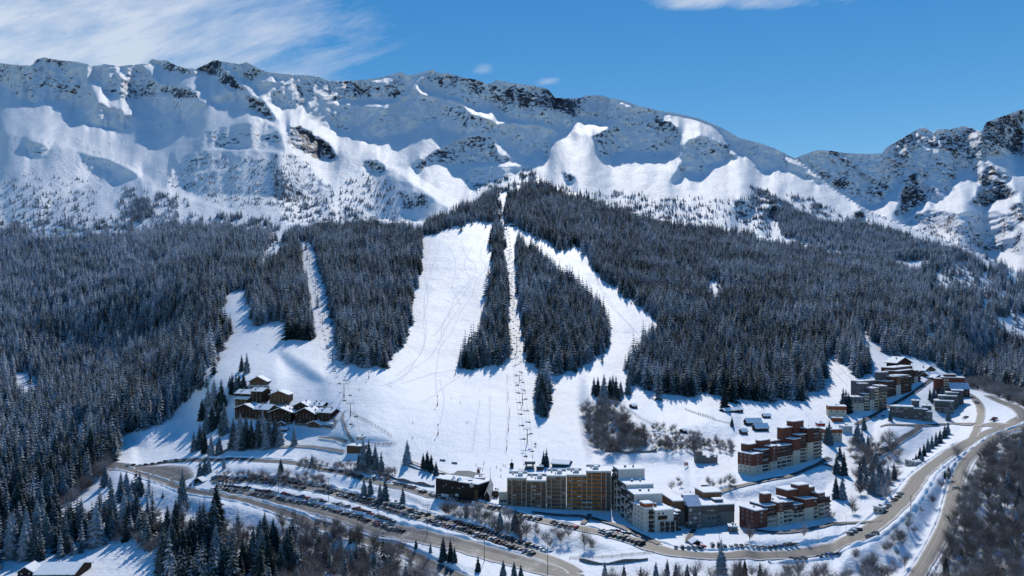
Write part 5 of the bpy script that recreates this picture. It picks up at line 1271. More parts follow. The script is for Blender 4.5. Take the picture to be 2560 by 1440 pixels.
chalet('large dark chalet with a terrace, right of the lower row', 737, 788, 1063, 1034, 1021, 15, M_WOOD, 'y', M_STONE, (788, 825, 1032, 1018, 14, 2, 'x', 4), nb=6, chim=3, dorm=1).finish()
chalet('dark chalet with dormers behind the right hand lower chalet', 733, 772, 1040, 1016, 1006, 14, M_WOOD, 'y', None, (772, 803, 1015, 1004, 14, 2, 'x', 3), nb=4, chim=2, dorm=2).finish()
chalet('small reception hut with snowy gable in front of the lower chalets', 770, 803, 1068, 1061, 1053, 7, M_WOODL, 'y', nb=3, chim=0, name='hut').finish()
chalet('little covered porch with snowy roof before the middle chalet', 692, 712, 1066, 1060, 1054, 5, M_WOOD, 'y', nb=2, chim=0, name='hut').finish()
chalet('low snow roofed shed downhill of the middle chalet', 702, 716, 1078, 1073, 1068, 5, M_WOOD, 'x', nb=1, chim=0, name='hut').finish()
d_ = Bld('terrace_deck', 'dark timber sun deck on stilts right of the chalets', (806, 1073), (830, 1072), 'deck')
dk = MB(); dk.box(0, d_.len, 0, 7, 2.6, 2.9); dk.build('platform', M_WOOD, d_.root)
for i in range(5): d_.box_part('post', M_WOOD, d_.len * i / 4 - .12, d_.len * i / 4 + .12, .1, .35, -3, 2.58)
d_.box_part('railing', M_WOOD, 0, d_.len, -.06, .04, 2.95, 3.9); d_.box_part('roof', M_SNOW, .5, d_.len * .7, 3, 6.8, 5.4, 5.8); [d_.box_part('post', M_WOOD, x, x + .2, 3.2, 3.4, 2.92, 5.38) for x in (.8, d_.len * .6)]; d_.finish()
chalet('big roofed dark chalet at the very top of the hamlet', 2242, 2277, 926, 906, 894, 16, M_WOOD, 'y', nb=4, chim=1, over=2.0).finish()
chalet('brown chalet with one long roof above the hamlet car park', 2312, 2338, 938, 926, 915, 12, M_WOODL, 'y', nb=3, chim=1).finish()
chalet('low snowy roofed chalet left of the red brown block', 2322, 2350, 946, 938, 931, 9, M_WOODL, 'x', nb=3, chim=1).finish()
chalet('small snowy chalet between the road and red brown block', 2336, 2356, 952, 944, 938, 8, M_WOODL, 'y', nb=2, chim=0).finish()

# ---- ski station buildings
Qq = lambda zx, zy=0: (1060 + zx / 10.286, 1120 + zy / 10.286)
b = Bld('timber_hall', 'black timber clad building with snow covered flat roof beside the piste', (1088, 1245), (1197, 1252))
b.vol(1088, 1106, 1197, 12, M_BLACK, .6); b.vol(1106, 1150, 1201, 13, M_BLACK, 0); v = b.vol(1150, 1198, 1208, 13, M_BLACK, -1.2)
z = b.H(1125, 1217)
for q in (1109, 1116, 1131, 1145, 1152, 1160): b.win(b.X(q), .0 if q < 1149 else -1.22, z + random.uniform(-1, 1), 1.0, 1.2, 0, M_CURT, M_BLACK)
for q0, q1 in ((1106, 1124), (1141, 1149)): b.box_part('awning', M_WHITE, b.X(q0), b.X(q1), -1.5, -.05, b.H(q0, 1239), b.H(q0, 1233))
b.box_part('door', M_GLASS, b.X(1126), b.X(1136), -.3, -.02, b.H(1126, 1246), b.H(1126, 1234)); b.box_part('end_panel', M_WOODL, b.X(1189), b.X(1198), -1.5, -1.23, -4, b.H(1190, 1224))
sn = MB(); sn.tube((b.X(1182), -1.3, b.H(1182, 1212)), (b.X(1182), -1.75, b.H(1182, 1212)), 1.75, 1.4, 18); sn.build('round_sign', M_WHITE, b.root)
for q in (1131, 1145):
    dm = MB(); x, zt = b.X(q), b.H(q, 1201); dm.quad([(x - 1.2, -.2, zt - .6), (x + 1.2, -.2, zt - .6), (x, -.2, zt + 1.4)], 0); dm.quad([(x - 1.4, -.4, zt - .6), (x, -.4, zt + 1.7), (x, 3, zt + 1.7), (x - 1.4, 3, zt - .6)], 1); dm.quad([(x + 1.4, -.4, zt - .6), (x + 1.4, 3, zt - .6), (x, 3, zt + 1.7), (x, -.4, zt + 1.7)], 1); dm.build('dormer', [M_BLACK, M_SNOW], b.root)
b.chimney(b.X(1165), 5, b.H(1165, 1207), 2.2, .9, M_STEEL); b.chimney(b.X(1119), 7, b.H(1119, 1200), .8, 1.0, M_STEEL); b.finish()
b = Bld('ski_centre', 'low building with folded pale grey metal roof behind the black timber hall', (1125, 1203), (1190, 1208))
b.w(M_STONE).box(0, b.len, 0, 12, -4, 3.0)
r = MB(); m_ = b.len * .45
r.quad([(-.5, -.6, 3.0), (m_, -.6, 3.4), (m_, 12, 6.4), (-.5, 12, 5.6)], 0); r.quad([(m_, -.6, 3.4), (b.len + .8, -1.2, 2.0), (b.len + .8, 12, 4.6), (m_, 12, 6.4)], 0); r.quad([(-.5, 12, 5.6), (m_, 12, 6.4), (b.len + .8, 12, 4.6), (b.len + .8, 12, 2), (-.5, 12, 2)], 0)
r.build('roof', M_METAL, b.root); b.finish()
tower('small dark hut with flat snowy roof right of the metal roof', 1186, 1210, 1214, 1196, None, 9, up=M_BLACK, nwin=3, name='hut')
tower('tiny rust red kiosk with snow cap behind the metal roof', 1192, 1200, 1183, 1174, None, 3, nwin=1, name='hut')
tower('small rust brown hut left of the long apartment block', 1232, 1245, 1244, 1228, None, 6, up=M_REDDK, nwin=1, name='hut')
tower('red wooden ticket hut right of the chairlift station', 1341, 1357, 1176, 1167, None, 5, up=M_REDDK, nwin=2, name='hut')
# chapel
b = Bld('chapel', 'narrow white chapel with a steep ribbed roof and dark pointed front', (1211, 1254), (1224.3, 1254), 'chapel')
x1 = b.len; h1, h2 = 3.4, 6.6; D = 17
c_ = MB(); xm = x1 / 2
c_.quad([(0, 0, -4), (x1, 0, -4), (x1, 0, h1), (xm, 0, h2), (0, 0, h1)], 1)
c_.quad([(-.4, -.8, h1), (xm, -1.2, h2 + .5), (xm, D, h2 + 5.5), (-.4, D, h1 + 4)], 0); c_.quad([(x1 + .4, -.8, h1), (x1 + .4, D, h1 + 4), (xm, D, h2 + 5.5), (xm, -1.2, h2 + .5)], 0)
c_.quad([(0, 0, -4), (0, 0, h1), (0, D, h1 + 4), (0, D, -4)], 0); c_.quad([(x1, 0, -4), (x1, D, -4), (x1, D, h1 + 4), (x1, 0, h1)], 0); c_.quad([(0, D, -4), (0, D, h1 + 4), (xm, D, h2 + 5.4), (x1, D, h1 + 4), (x1, D, -4)], 0)
c_.build('wall', [M_WHITE, M_BLACK], b.root)
for i in range(1, 5):
    t_ = i / 5.0; r = MB(); r.tube((xm * t_, -.9, h1 + (h2 + .4 - h1) * t_ + .05), (xm * t_, D, h1 + 4 + (h2 + 1.4 - h1) * t_ + .05), .09, .09, 4); r.tube((x1 - xm * t_, -.9, h1 + (h2 + .4 - h1) * t_ + .05), (x1 - xm * t_, D, h1 + 4 + (h2 + 1.4 - h1) * t_ + .05), .09, .09, 4); r.build('roof_rib', M_METAL, b.root)
r = MB(); r.tube((xm, D - 1, h2 + 4), (xm, D - 1, h2 + 13), .14, .08, 6); r.tube((xm - .9, D - 1, h2 + 11.6), (xm + .9, D - 1, h2 + 11.6), .08, .08, 6); r.build('cross', M_STEEL, b.root); b.finish()
# green chalet
b = chalet('dark green hut with grey metal roof beside the chairlift station', 1380, 1420, 1167, 1160, 1150, 11, M_GREEN, 'x', nb=3, chim=0, name='hut'); b.finish()
# pylon hut, kiosks and small huts
tower('timber clad lodge with flat white roof above the car park', 867, 902, 1134, 1115, None, 9, up=M_WOODL, nwin=4, name='lodge')
tower('white site cabin on the snow behind the timber lodge', 890, 908, 1102, 1092, None, 8, up=M_WHITE, nwin=2, name='hut')
tower('white flat roofed kiosk on the inner edge of the main road bend', 2262, 2290, 1165, 1152, None, 5, up=M_CREAM, nwin=2, name='kiosk')
tower('pale flat roofed shelter below the copse by the main road', 2183, 2207, 1284, 1268, None, 5, up=M_CREAM, nwin=2, name='kiosk')
tower('small white ticket kiosk among the car park spruces', 974, 995, 1266, 1257, None, 4, up=M_CREAM, nwin=2, name='kiosk')
tower('stone shed with snowy roof right of the concrete hall', 1822, 1844, 1331, 1317, None, 5, up=M_STONE, nwin=1, name='hut')
chalet('little timber kiosk with thick snow roof below the concrete hall', 1732, 1751, 1363, 1357, 1351, 4, M_WOOD, 'y', nb=1, chim=0, name='kiosk').finish()
chalet('dark steep roofed shelter at the car park entrance', 486, 506, 1207, 1202, 1195, 4, M_BLACK, 'y', nb=1, chim=0, name='hut').finish()
for lab, a in (('tiny dark hut at the top of the nursery fence', (1582,1593,1021,1015,1011)),('tiny dark hut halfway down the nursery track', (1710,1718,1083,1077,1073)),('small pale hut on the sunny nursery slope', (1856,1869,1086,1079,1073)),('small dark hut at the edge of the wood shadow', (1910,1927,1045,1040,1035)),('upper of the two dark sheds on the nursery slope', (1868,1905,1064,1056,1047)),('lower of the two dark sheds on the nursery slope', (1890,1922,1078,1070,1060)),('long low shed under the lone snowy spruce', (1812,1858,1031,1026,1022))):
    chalet(lab, a[0], a[1], a[2], a[3], a[4], 5 if a[1] - a[0] < 20 else 7, M_WOOD if 'pale' not in lab else M_WOODL, 'x', nb=1 if a[1] - a[0] < 20 else 3, chim=0, over=.6, name='hut').finish()
chalet('house with a broad snow covered roof at the bottom left corner', 88, 184, 1452, 1436, 1408, 22, M_WOOD, 'x', nb=6, chim=0, name='house').finish()
chalet('dark shed left of the house at the bottom left corner', 44, 82, 1446, 1430, 1418, 10, M_BLACK, 'y', nb=2, chim=0, name='hut').finish()
# stone ruin
b = Bld('stone_ruin', 'ruined stone wall with a square stub tower above the white slope', (1740, 1158), (1797, 1159), 'ruin')
b.w(M_STONE).box(0, b.X(1756), 0, 5, -4, b.H(1748, 1129)); s_ = MB()
prev = None
for i in range(25):
    x = b.X(1756 + 41 * i / 24.0); y = 6 * math.sin(math.pi * i / 24.0) * -.3 + i * .12; z = b.H(1770, 1141) + 1.0 * math.sin(i * .55) + .5 * math.sin(i * 1.7)
    if prev:
        x_, y_, z_ = prev
        b.w(M_STONE).quad([(x_, y_, -4), (x, y, -4), (x, y, z), (x_, y_, z_)]); b.w(M_STONE).quad([(x_, y_ + 1, -4), (x_, y_ + 1, z_), (x, y + 1, z), (x, y + 1, -4)]); b.w(M_STONE).quad([(x_, y_, z_), (x, y, z), (x, y + 1, z), (x_, y_ + 1, z_)])
        b.snow.quad([(x_, y_ - .05, z_ + .02), (x, y - .05, z + .02), (x, y + 1.05, z + .3), (x_, y_ + 1.05, z_ + .3)])
    prev = (x, y, z)
b.finish()
# dark retaining wall under the bare trees
def wall_line(label, pts, h, m, th=.6, cap=True, cat='wall', name='retaining_wall'):
    ln = smooth_line(pts, 4.0); nn = frames(ln); w_ = MB(); s_ = MB(); o0 = ln[0]; z0 = height_at(*o0)
    for i in range(len(ln) - 1):
        (x, y), (x2, y2) = ln[i] - o0, ln[i + 1] - o0; za, zb = height_at(*ln[i]) - z0, height_at(*ln[i + 1]) - z0; n1_, n2_ = nn[i] * th, nn[i + 1] * th
        ha, hb = h * (.8 + .3 * math.sin(i * 1.3)), h * (.8 + .3 * math.sin(i * 1.3 + 1.3))
        w_.quad([(x, y, za - 1), (x2, y2, zb - 1), (x2, y2, zb + hb), (x, y, za + ha)]); w_.quad([(x + n1_[0], y + n1_[1], za - 1), (x + n1_[0], y + n1_[1], za + ha), (x2 + n2_[0], y2 + n2_[1], zb + hb), (x2 + n2_[0], y2 + n2_[1], zb - 1)])
        (s_ if cap else w_).quad([(x, y, za + ha), (x2, y2, zb + hb), (x2 + n2_[0], y2 + n2_[1], zb + hb + .15), (x + n1_[0], y + n1_[1], za + ha + .15)])
    r = empty(name, (o0[0], o0[1], z0)); tag(r, label, cat); w_.build('wall', m, r)
    if cap: s_.build('snow_cap', M_SNOW, r)
wall_line('long dark rubble wall below the bare trees on the bank', [(1512,1131),(1545,1130),(1572,1135),(1600,1131),(1640,1130)], 2.2, M_STONE, cap=False)
wall_line('dark boulder wall beside the car park ramp', [(905,1178),(960,1190),(1010,1205),(1050,1212),(1085,1218)], 2.4, M_STONE)
wall_line('snow capped boulder wall at the bottom of the village', [(1448,1402),(1480,1410),(1520,1412),(1560,1407),(1620,1400)], 1.8, M_STONE)
wall_line('grey stone wall behind the black timber hall', [(1020,1165),(1060,1178),(1110,1186),(1150,1190)], 1.3, M_STONE)
# ------------------------------------------------------------------ cars
Hq = lambda zx, zy: (400 + zx / 3.657, 1080 + zy / 3.657)
Dq = lambda zx, zy: (1050 + zx / 3.938, 1080 + zy / 3.938)
Eq = lambda zx, zy: (1600 + zx / 3.938, 1020 + zy / 3.938)
Jq = lambda zx, zy: (1920 + zx / 4.0, 1080 + zy / 4.0)
Iq = lambda zx, zy: (zx / 4.0, 1080 + zy / 4.0)
Fq = lambda zx, zy: (2000 + zx / 4.5, 850 + zy / 4.5)
PAINTS = {'black': (.012, .012, .014), 'dark grey': (.05, .052, .058), 'silver': (.34, .35, .36), 'white': (.62, .62, .62), 'red': (.36, .012, .012), 'blue': (.03, .07, .24), 'brown': (.10, .055, .035), 'teal': (.02, .20, .20)}
PM = {}
for k, c in PAINTS.items():
    n = NT('car_paint_' + k.replace(' ', '_')); n.base(c, .3); n.b.inputs['Specular IOR Level'].default_value = .6; n.b.inputs['Metallic'].default_value = .25; n.b.inputs['Coat Weight'].default_value = .5; PM[k] = n.m
M_TYRE = mottled('tyre', (.02, .02, .02), .2, 3, .9)
def car_profile(kind):
    if kind == 'van': return [(-2.25, .35), (-2.3, 1.0), (-2.2, 1.95), (1.1, 1.98), (1.75, 1.15), (2.3, .95), (2.35, .35)], (-1.9, 1.0, 1.15, 1.62)
    if kind == 'suv': return [(-2.2, .35), (-2.25, .95), (-2.0, 1.62), (.55, 1.66), (1.15, 1.08), (2.15, .95), (2.25, .35)], (-1.8, .5, 1.08, 1.5)
    return [(-2.0, .30), (-2.05, .85), (-1.55, 1.40), (.35, 1.45), (1.05, .92), (1.95, .80), (2.05, .30)], (-1.5, .3, .92, 1.34)
def car_meshes(kind, parts):
    pr, (g0, g1, gz0, gz1) = car_profile(kind); hw = .86
    def body(m, mi=0):
        b0 = len(m.v); n_ = len(pr)
        for sx in (-1, 1):
            for y, z in pr: m.v.append((sx * (hw if z < 1.2 else hw * .86), y, z))
        for i in range(n_):
            j = (i + 1) % n_; m.f.append((b0 + i, b0 + j, b0 + n_ + j, b0 + n_ + i)); m.m.append(mi)
        m.f.append(tuple(b0 + i for i in reversed(range(n_)))); m.f.append(tuple(b0 + n_ + i for i in range(n_))); m.m += [mi, mi]
    def glass(m, mi=0):
        i3, i4 = pr[3], pr[4]; i1, i2 = pr[1], pr[2]
        f_ = lambda a, b, t: (a[0] + (b[0] - a[0]) * t, a[1] + (b[1] - a[1]) * t)
        a, b = f_(i3, i4, .1), f_(i3, i4, .88); m.quad([(-.72, a[0] + .03, a[1] + .03), (.72, a[0] + .03, a[1] + .03), (.8, b[0] + .03, b[1] + .03), (-.8, b[0] + .03, b[1] + .03)][::-1], mi)
        a, b = f_(i2, i1, .12), f_(i2, i1, .7); m.quad([(-.7, a[0] - .03, a[1] + .02), (.7, a[0] - .03, a[1] + .02), (.76, b[0] - .03, b[1] + .02), (-.76, b[0] - .03, b[1] + .02)], mi)
        for s in (-1, 1):
            q = [(s * .885, g0 - .1, gz0), (s * .885, g1 + .35, gz0), (s * .80, g1, gz1), (s * .80, g0 + .25, gz1)]; m.quad(q if s > 0 else q[::-1], mi)
    def wheel(m, mi=0, x=0, y=0): m.tube((x - .11, y, .32), (x + .11, y, .32), .32, .32, 10, mi)
    out = {}
    m = MB(); body(m); glass(m, 1)
    for sx in (-.8, .8):
        for y in (-1.3, 1.3): wheel(m, 2, sx, y)
    out['whole'] = m
    m = MB(); body(m); out['body'] = m
    m = MB(); glass(m); out['glass'] = m
    m = MB(); wheel(m); out['wheel'] = m
    m = MB(); pz = max(z for y, z in pr); m.box(-.62, .62, pr[2][0] + .15, pr[3][0] - .1, pz - .03, pz + .14); out['snow'] = m
    return out
CM = {k: car_meshes(k, True) for k in ('hatch', 'suv', 'van')}
WHOLE = {(k, c): CM[k]['whole'].mesh('parked_car', [PM[c], M_GLASS, M_TYRE]) for k in CM for c in PAINTS}
BODY = {(k, c): CM[k]['body'].mesh('body', [PM[c]]) for k in CM for c in PAINTS}
GLASSM = {k: CM[k]['glass'].mesh('window', M_GLASS) for k in CM}; WHEEL = CM['hatch']['wheel'].mesh('wheel', M_TYRE); ROOFSNOW = {k: CM[k]['snow'].mesh('roof_snow', M_SNOW) for k in CM}
CARS = []          # x, y, z, heading, kind, colour, row, snowy
crs = np.random.RandomState(31)
def pick_colour(): return crs.choice(list(PAINTS), p=[.22, .26, .19, .15, .055, .06, .05, .015])
def car_row(row, pts, gap=2.75, along=False, miss=.07, lift=.42, shift=0.0, colours=None):
    ln = smooth_line(pts, .5); nn = frames(ln); s = 0.0; nxt = .5; prev = ln[0]
    for p, q in zip(ln, nn):
        s += float(np.linalg.norm(p - prev)); prev = p
        if s < nxt: continue
        nxt = s + (5.4 if along else gap) * (1 + .04 * crs.randn())
        if crs.rand() < miss: nxt += gap * crs.randint(0, 2); continue
        o_ = p + q * (shift + .35 * crs.randn()); h = math.atan2(q[1], q[0]) - math.pi / 2 + .04 * crs.randn() + (math.pi / 2 if along else 0) + (math.pi if crs.rand() < .4 else 0)
        CARS.append((o_[0], o_[1], height_at(*o_) + lift, h, crs.choice(['hatch', 'suv', 'van'], p=[.6, .32, .08]), pick_colour() if colours is None else crs.choice(colours), row, crs.rand() < .12))
def cars_at(row, pts, heading, cols=None, kinds=None, snowy=False, lift=.5):
    for i, p in enumerate(pts):
        g = G(*p)
        CARS.append((g[0], g[1], height_at(g[0], g[1]) + lift, heading + .06 * crs.randn(), (kinds or ['hatch', 'suv'])[i % len(kinds or [1, 2])], cols[i % len(cols)] if cols else pick_colour(), row, snowy))
mp = lambda f, l: [f(*p) for p in l]
car_row('rear row of the upper car park', mp(Hq, [(470,436),(620,428),(850,438),(1050,453),(1250,478),(1510,508),(1580,540),(1750,580),(1900,625),(2000,660),(2200,700),(2350,745),(2490,785)]) + mp(Dq, [(260,868),(400,912),(600,972),(800,1032),(1000,1102),(1150,1152),(1240,1182)]))
car_row('front row of the upper car park', mp(Hq, [(500,467),(700,462),(980,480),(1250,517),(1420,547),(1560,567),(1700,602),(1870,652),(2080,712),(2300,782),(2560,852)]) + mp(Dq, [(150,910),(400,965),(600,1040),(750,1090),(900,1150),(1000,1178),(1150,1218)]))
car_row('rear row of the lower car park', mp(Hq, [(525,497),(700,512),(950,552),(1200,592),(1430,632),(1700,692),(1900,752),(2150,835)]))
car_row('front row of the lower car park', mp(Hq, [(465,537),(640,547),(800,572),(1000,602),(1300,652),(1400,677),(1600,732),(1760,772),(1950,837),(2080,882),(2240,922)]))
car_row('line of cars on the upper road', mp(Hq, [(1550,352),(1800,400),(1900,430),(2080,450),(2320,520)]), 2.9, False, .15)
car_row('line of cars before the black timber hall', mp(Dq, [(0,600),(80,612),(200,650),(290,668),(350,684),(450,702),(560,722),(620,742),(720,756),(860,766)]), 3.2, False, .2)
car_row('line of cars below the long apartment block', mp(Dq, [(980,832),(1060,850),(1150,868),(1210,884),(1270,892),(1330,908),(1410,932),(1460,942),(1560,958)]), 3.0, False, .12)
car_row('row above the stepped dark block road', mp(Dq, [(1780,992),(1860,1027),(1910,1037),(1970,1052),(2030,1062),(2100,1087),(2180,1117)]), 3.1, False, .1)
cars_at('snowed in cars under the stepped dark block', mp(Dq, [(1895,988),(1945,992),(2005,1012),(2045,1018)]), .6, ['white', 'red', 'silver', 'dark grey'], snowy=True)
car_row('roadside below the concrete hall', mp(Eq, [(340,1382),(440,1388),(545,1394),(640,1376)]), 3.0, False, .05)
car_row('roadside row below the lower red block', mp(Eq, [(640,1368),(740,1372),(880,1378),(1110,1384),(1220,1384),(1310,1382),(1380,1374),(1480,1368),(1570,1360)]), 3.0, False, .1)
car_row('outer edge of the main road', mp(Jq, [(240,1290),(340,1280),(430,1272),(500,1266),(560,1258),(650,1240),(750,1222)]), 2.9, False, .05)
cars_at('dark pair parked on the main road bend', mp(Jq, [(1010,1060), (1070,1030)]), 1.1, ['black', 'dark grey'], ['suv'])
cars_at('trio buried in snow beside the main road', mp(Jq, [(820,1032), (852,1008), (905,988)]), .9, ['dark grey', 'silver', 'black'], snowy=True)
cars_at('group under the copse by the main road', mp(Jq, [(1262,694), (1300,664), (1322,634), (1172,772), (1196,752)]), 1.0, ['brown', 'black', 'silver', 'dark grey', 'silver'], ['suv', 'hatch'])
cars_at('carriageway of the right hand road', [Jq(1868, 574)], 1.25, ['white'], ['hatch'], lift=.6)
car_row('line along the lower left road', mp(Iq, [(1270,350),(1385,344),(1465,334),(1540,324),(1610,314),(1670,306),(1740,300),(1845,298),(1940,296)]), 2.9, True, .05)
cars_at('pair at the car park entrance', mp(Iq, [(1905,548), (1948,542)]), .5, ['black', 'dark grey'], ['van', 'hatch'])
cars_at('hamlet lay by', mp(Fq, [(1970,706), (1992,722), (1850,892), (1868,880)]), .9, ['silver', 'dark grey', 'silver', 'dark grey'])
cars_at('road junction at the right', mp(Fq, [(2190,902), (2165,918)]), .7, ['red', 'black'], ['van', 'suv'], lift=.7)
cars_at('snowed in pair by the grey block', mp(Fq, [(850, 878), (930, 868)]), .4, ['silver', 'blue'], snowy=True)
app = np.array([F * 2.0 / c[1] for c in CARS]); pxs = np.array([CX + F * c[0] / c[1] for c in CARS])
order = np.argsort(-app); keep = set(int(k) for k in order[:295]); near_set = set(int(k) for k in order[:90])
cnt = {}
for k in sorted(keep, key=lambda q: pxs[q]):
    x, y, z, h, kind, colr, row, snowy = CARS[k]
    kk = (row, colr); cnt[kk] = cnt.get(kk, 0) + 1
totals = dict(cnt); cnt = {}
for k in sorted(keep, key=lambda q: pxs[q]):
    x, y, z, h, kind, colr, row, snowy = CARS[k]; kk = (row, colr); cnt[kk] = cnt.get(kk, 0) + 1
    kname = {'hatch': 'car', 'suv': 'car', 'van': 'van'}[kind]
    pre = 'only' if totals[kk] == 1 else ORD[cnt[kk] - 1]
    lab = '%s %s %s%s, %s' % (pre, colr, 'car', ' from the left' if totals[kk] > 1 else '', row)
    if k in near_set:
        o = empty('parked_car', (x, y, z), h); link('body', BODY[(kind, colr)], o); link('window', GLASSM[kind], o)
        for sx in (-.8, .8):
            for wy in (-1.3, 1.3): w_ = link('wheel', WHEEL, o); w_.location = (sx, wy, 0)
        if snowy: link('roof_snow', ROOFSNOW[kind], o)
    else:
        o = link('parked_car', WHOLE[(kind, colr)]); o.location = (x, y, z); o.rotation_euler = (0, 0, h)
        if snowy: link('roof_snow', ROOFSNOW[kind], o)
    tag(o, lab, 'car', 'cars in the ' + row if 'row' in row else 'cars: ' + row)
rest_c = [k for k in range(len(CARS)) if k not in keep]
if rest_c:
    m = MB(); pal = list(PAINTS)
    for k in rest_c:
        x, y, z, h, kind, colr, row, snowy = CARS[k]; s_ = CM[kind]['whole']; c, q = math.cos(h), math.sin(h); b0 = len(m.v)
        m.v += [(x + c * a - q * b_, y + q * a + c * b_, z + d) for a, b_, d in s_.v]
        m.f += [tuple(b0 + i for i in f_) for f_ in s_.f]; m.m += [pal.index(colr) if i == 0 else len(pal) + i - 1 for i in s_.m]
    tag(m.build('parked_cars', [PM[c] for c in pal] + [M_GLASS, M_TYRE]), 'far rows of parked cars at the left end of the car parks', 'cars', kind='stuff')
#print('cars', len(CARS))

# ------------------------------------------------------------------ lifts
def pylon(px, top, base, perp, label, group, arm=3.2, m=M_STEEL, pad=None):
    p = np.array(G(px, base)); h = (base - top) * p[1] / F
    r = empty('lift_pylon', tuple(p), math.atan2(perp[1], perp[0])); tag(r, label, 'lift pylon', group)
    b = MB(); b.tube((0, 0, -1), (0, 0, h), .42, .26, 8); b.build('mast', m, r)
    b = MB(); b.box(-arm, arm, -.22, .22, h - .15, h + .25); b.tube((-arm + .5, 0, h + .3), (-arm + .5, 0, h + 1.3), .07, .07, 4); b.tube((arm - .5, 0, h + .3), (arm - .5, 0, h + 1.3), .07, .07, 4); b.box(-arm + .4, arm - .4, -.06, .06, h + 1.25, h + 1.35); b.build('crossarm', m, r)
    for s in (-1, 1):
        b = MB()
        for q in (-1.2, -.6, 0, .6, 1.2): b.tube((s * arm - .08, q, h - .35), (s * arm + .08, q, h - .35), .22, .22, 8)
        b.box(s * arm - .05, s * arm + .05, -1.5, 1.5, h - .3, h - .16); b.build('sheave', M_METAL, r)
    if pad: b = MB(); b.tube((0, 0, 0), (0, 0, 2.2), .62, .62, 10); b.build('pad', pad, r)
    ax = np.array([perp[0], perp[1], 0]) * arm; tp = p + np.array([0, 0, h - .1])
    return tp - ax, tp + ax
def chair_mesh():
    b = MB(); b.tube((0, 0, 0), (0, 0, -2.4), .06, .06, 5); b.box(-1.6, 1.6, -.06, .06, -2.45, -2.33); b.box(-1.6, 1.6, -.5, .05, -3.35, -3.22); b.box(-1.6, 1.6, .05, .15, -3.3, -2.55)
    for x in (-1.6, -.02, 1.5): b.box(x, x + .09, -.45, .16, -3.2, -2.4)
    return b
CH_FRAME = MB(); CH_FRAME.tube((0, 0, 0), (0, 0, -2.4), .07, .07, 5); CH_FRAME.box(-1.65, 1.65, -.07, .07, -2.47, -2.33)
for x in (-1.65, 1.55): CH_FRAME.box(x, x + .1, -.06, .06, -3.3, -2.48)
CH_SEAT = MB(); CH_SEAT.box(-1.5, 1.5, -.55, .1, -3.38, -3.22); CH_SEAT.box(-1.5, 1.5, .1, .2, -3.22, -2.5)
CHF, CHS = CH_FRAME.mesh('hanger', M_METAL), CH_SEAT.mesh('seat', M_STEEL)
def lift_line(tops, name, every, first_label, group, cable_r=.07):
    """two ropes over the pylons with chairs hung along them"""
    chairs = 0
    for side in (0, 1):
        c_ = MB(); pts = []
        for i in range(len(tops) - 1):
            a, b_ = tops[i][side], tops[i + 1][side]; L_ = np.linalg.norm(b_ - a); n_ = max(4, int(L_ / 12))
            for k in range(n_):
                t_ = k / n_; q = a + (b_ - a) * t_; q[2] -= .015 * L_ * 4 * t_ * (1 - t_); pts.append(q)
        pts.append(tops[-1][side])
        for u, v in zip(pts[:-1], pts[1:]): c_.tube(u, v, cable_r, cable_r, 4)
        o = c_.build('lift_cable', M_STEEL); tag(o, '%s rope of the %s' % (('left hand', 'right hand')[side], name), 'cable', 'ropes of the ' + name)
        acc = every * (.4 + .3 * side); lst = []
        for u, v in zip(pts[:-1], pts[1:]):
            L_ = np.linalg.norm(v - u)
            while acc < L_:
                lst.append((u + (v - u) * (acc / L_), math.atan2((v - u)[1], (v - u)[0]) - math.pi / 2)); acc += every
            acc -= L_
        for i, (q, h) in enumerate(lst):
            r = empty('lift_chair', tuple(q), h + (math.pi if side else 0)); link('hanger', CHF, r); link('seat', CHS, r)
            tag(r, '%s empty chair from the bottom, %s rope of the %s' % (ORD[i], ('left', 'right')[side], name), 'lift chair', 'chairs of the ' + name)
def perp_of(a, b_):
    d = (np.array(G(*b_)) - np.array(G(*a)))[:2]; d /= np.linalg.norm(d); q = np.array([d[1], -d[0]]); return q
main = [(1318,1073,1108),(1306,984,1012),(1298,938,956),(1292,844,876),(1285,740,764),(1280,683,703),(1274,628,644),(1268,573,583)]
pm = perp_of((1318,1108), (1268,583))
tops = []
st = np.array(G(1324, 1168)); tops.append((st + np.array([-2.6, 0, 6.2]), st + np.array([2.6, 0, 6.2])))
for i, (px, tp, bs) in enumerate(main):
    tops.append(pylon(px, tp, bs, pm, '%s pylon from the bottom of the central chairlift' % ORD[i], 'pylons of the central chairlift'))
lift_line(tops, 'central chairlift', 36, '', '')
left = [(876,1009,1041),(860,960,993),(831,877,906),(806,790,812),(789,708,728),(774,640,656),(764,598,610)]
pm = perp_of((876,1041), (764,610))
tops = [(np.array(G(892, 1096)) + np.array([-2.4, 0, 6]), np.array(G(892, 1096)) + np.array([2.4, 0, 6]))]
for i, (px, tp, bs) in enumerate(left):
    tops.append(pylon(px, tp, bs, pm, '%s pylon from the bottom of the left chairlift' % ORD[i], 'pylons of the left chairlift', 3.4, M_STEEL, M_REDP if i == 1 else None))
lift_line(tops, 'left chairlift', 50, '', '')
dl = [(1267,1122),(1271,1076),(1274,1040),(1270,997),(1268,952)]
tops = []
for i, (px, bs) in enumerate(dl):
    p = np.array(G(px, bs)); h = 7.0; r = empty('drag_lift_pole', tuple(p)); tag(r, '%s pole from the bottom of the nursery drag lift' % ORD[i], 'lift pole', 'poles of the nursery drag lift')
    b = MB(); b.tube((0, 0, -1), (0, 0, h), .2, .13, 7); b.build('mast', M_STEEL, r); b = MB(); b.box(-.9, .9, -.1, .1, h, h + .15); b.build('crossarm', M_STEEL, r)
    if i in (0, 1): b = MB(); b.tube((0, 0, 0), (0, 0, 2.0), .4, .4, 8); b.build('pad', M_REDP, r)
    tops.append(p + np.array([0, 0, h]))
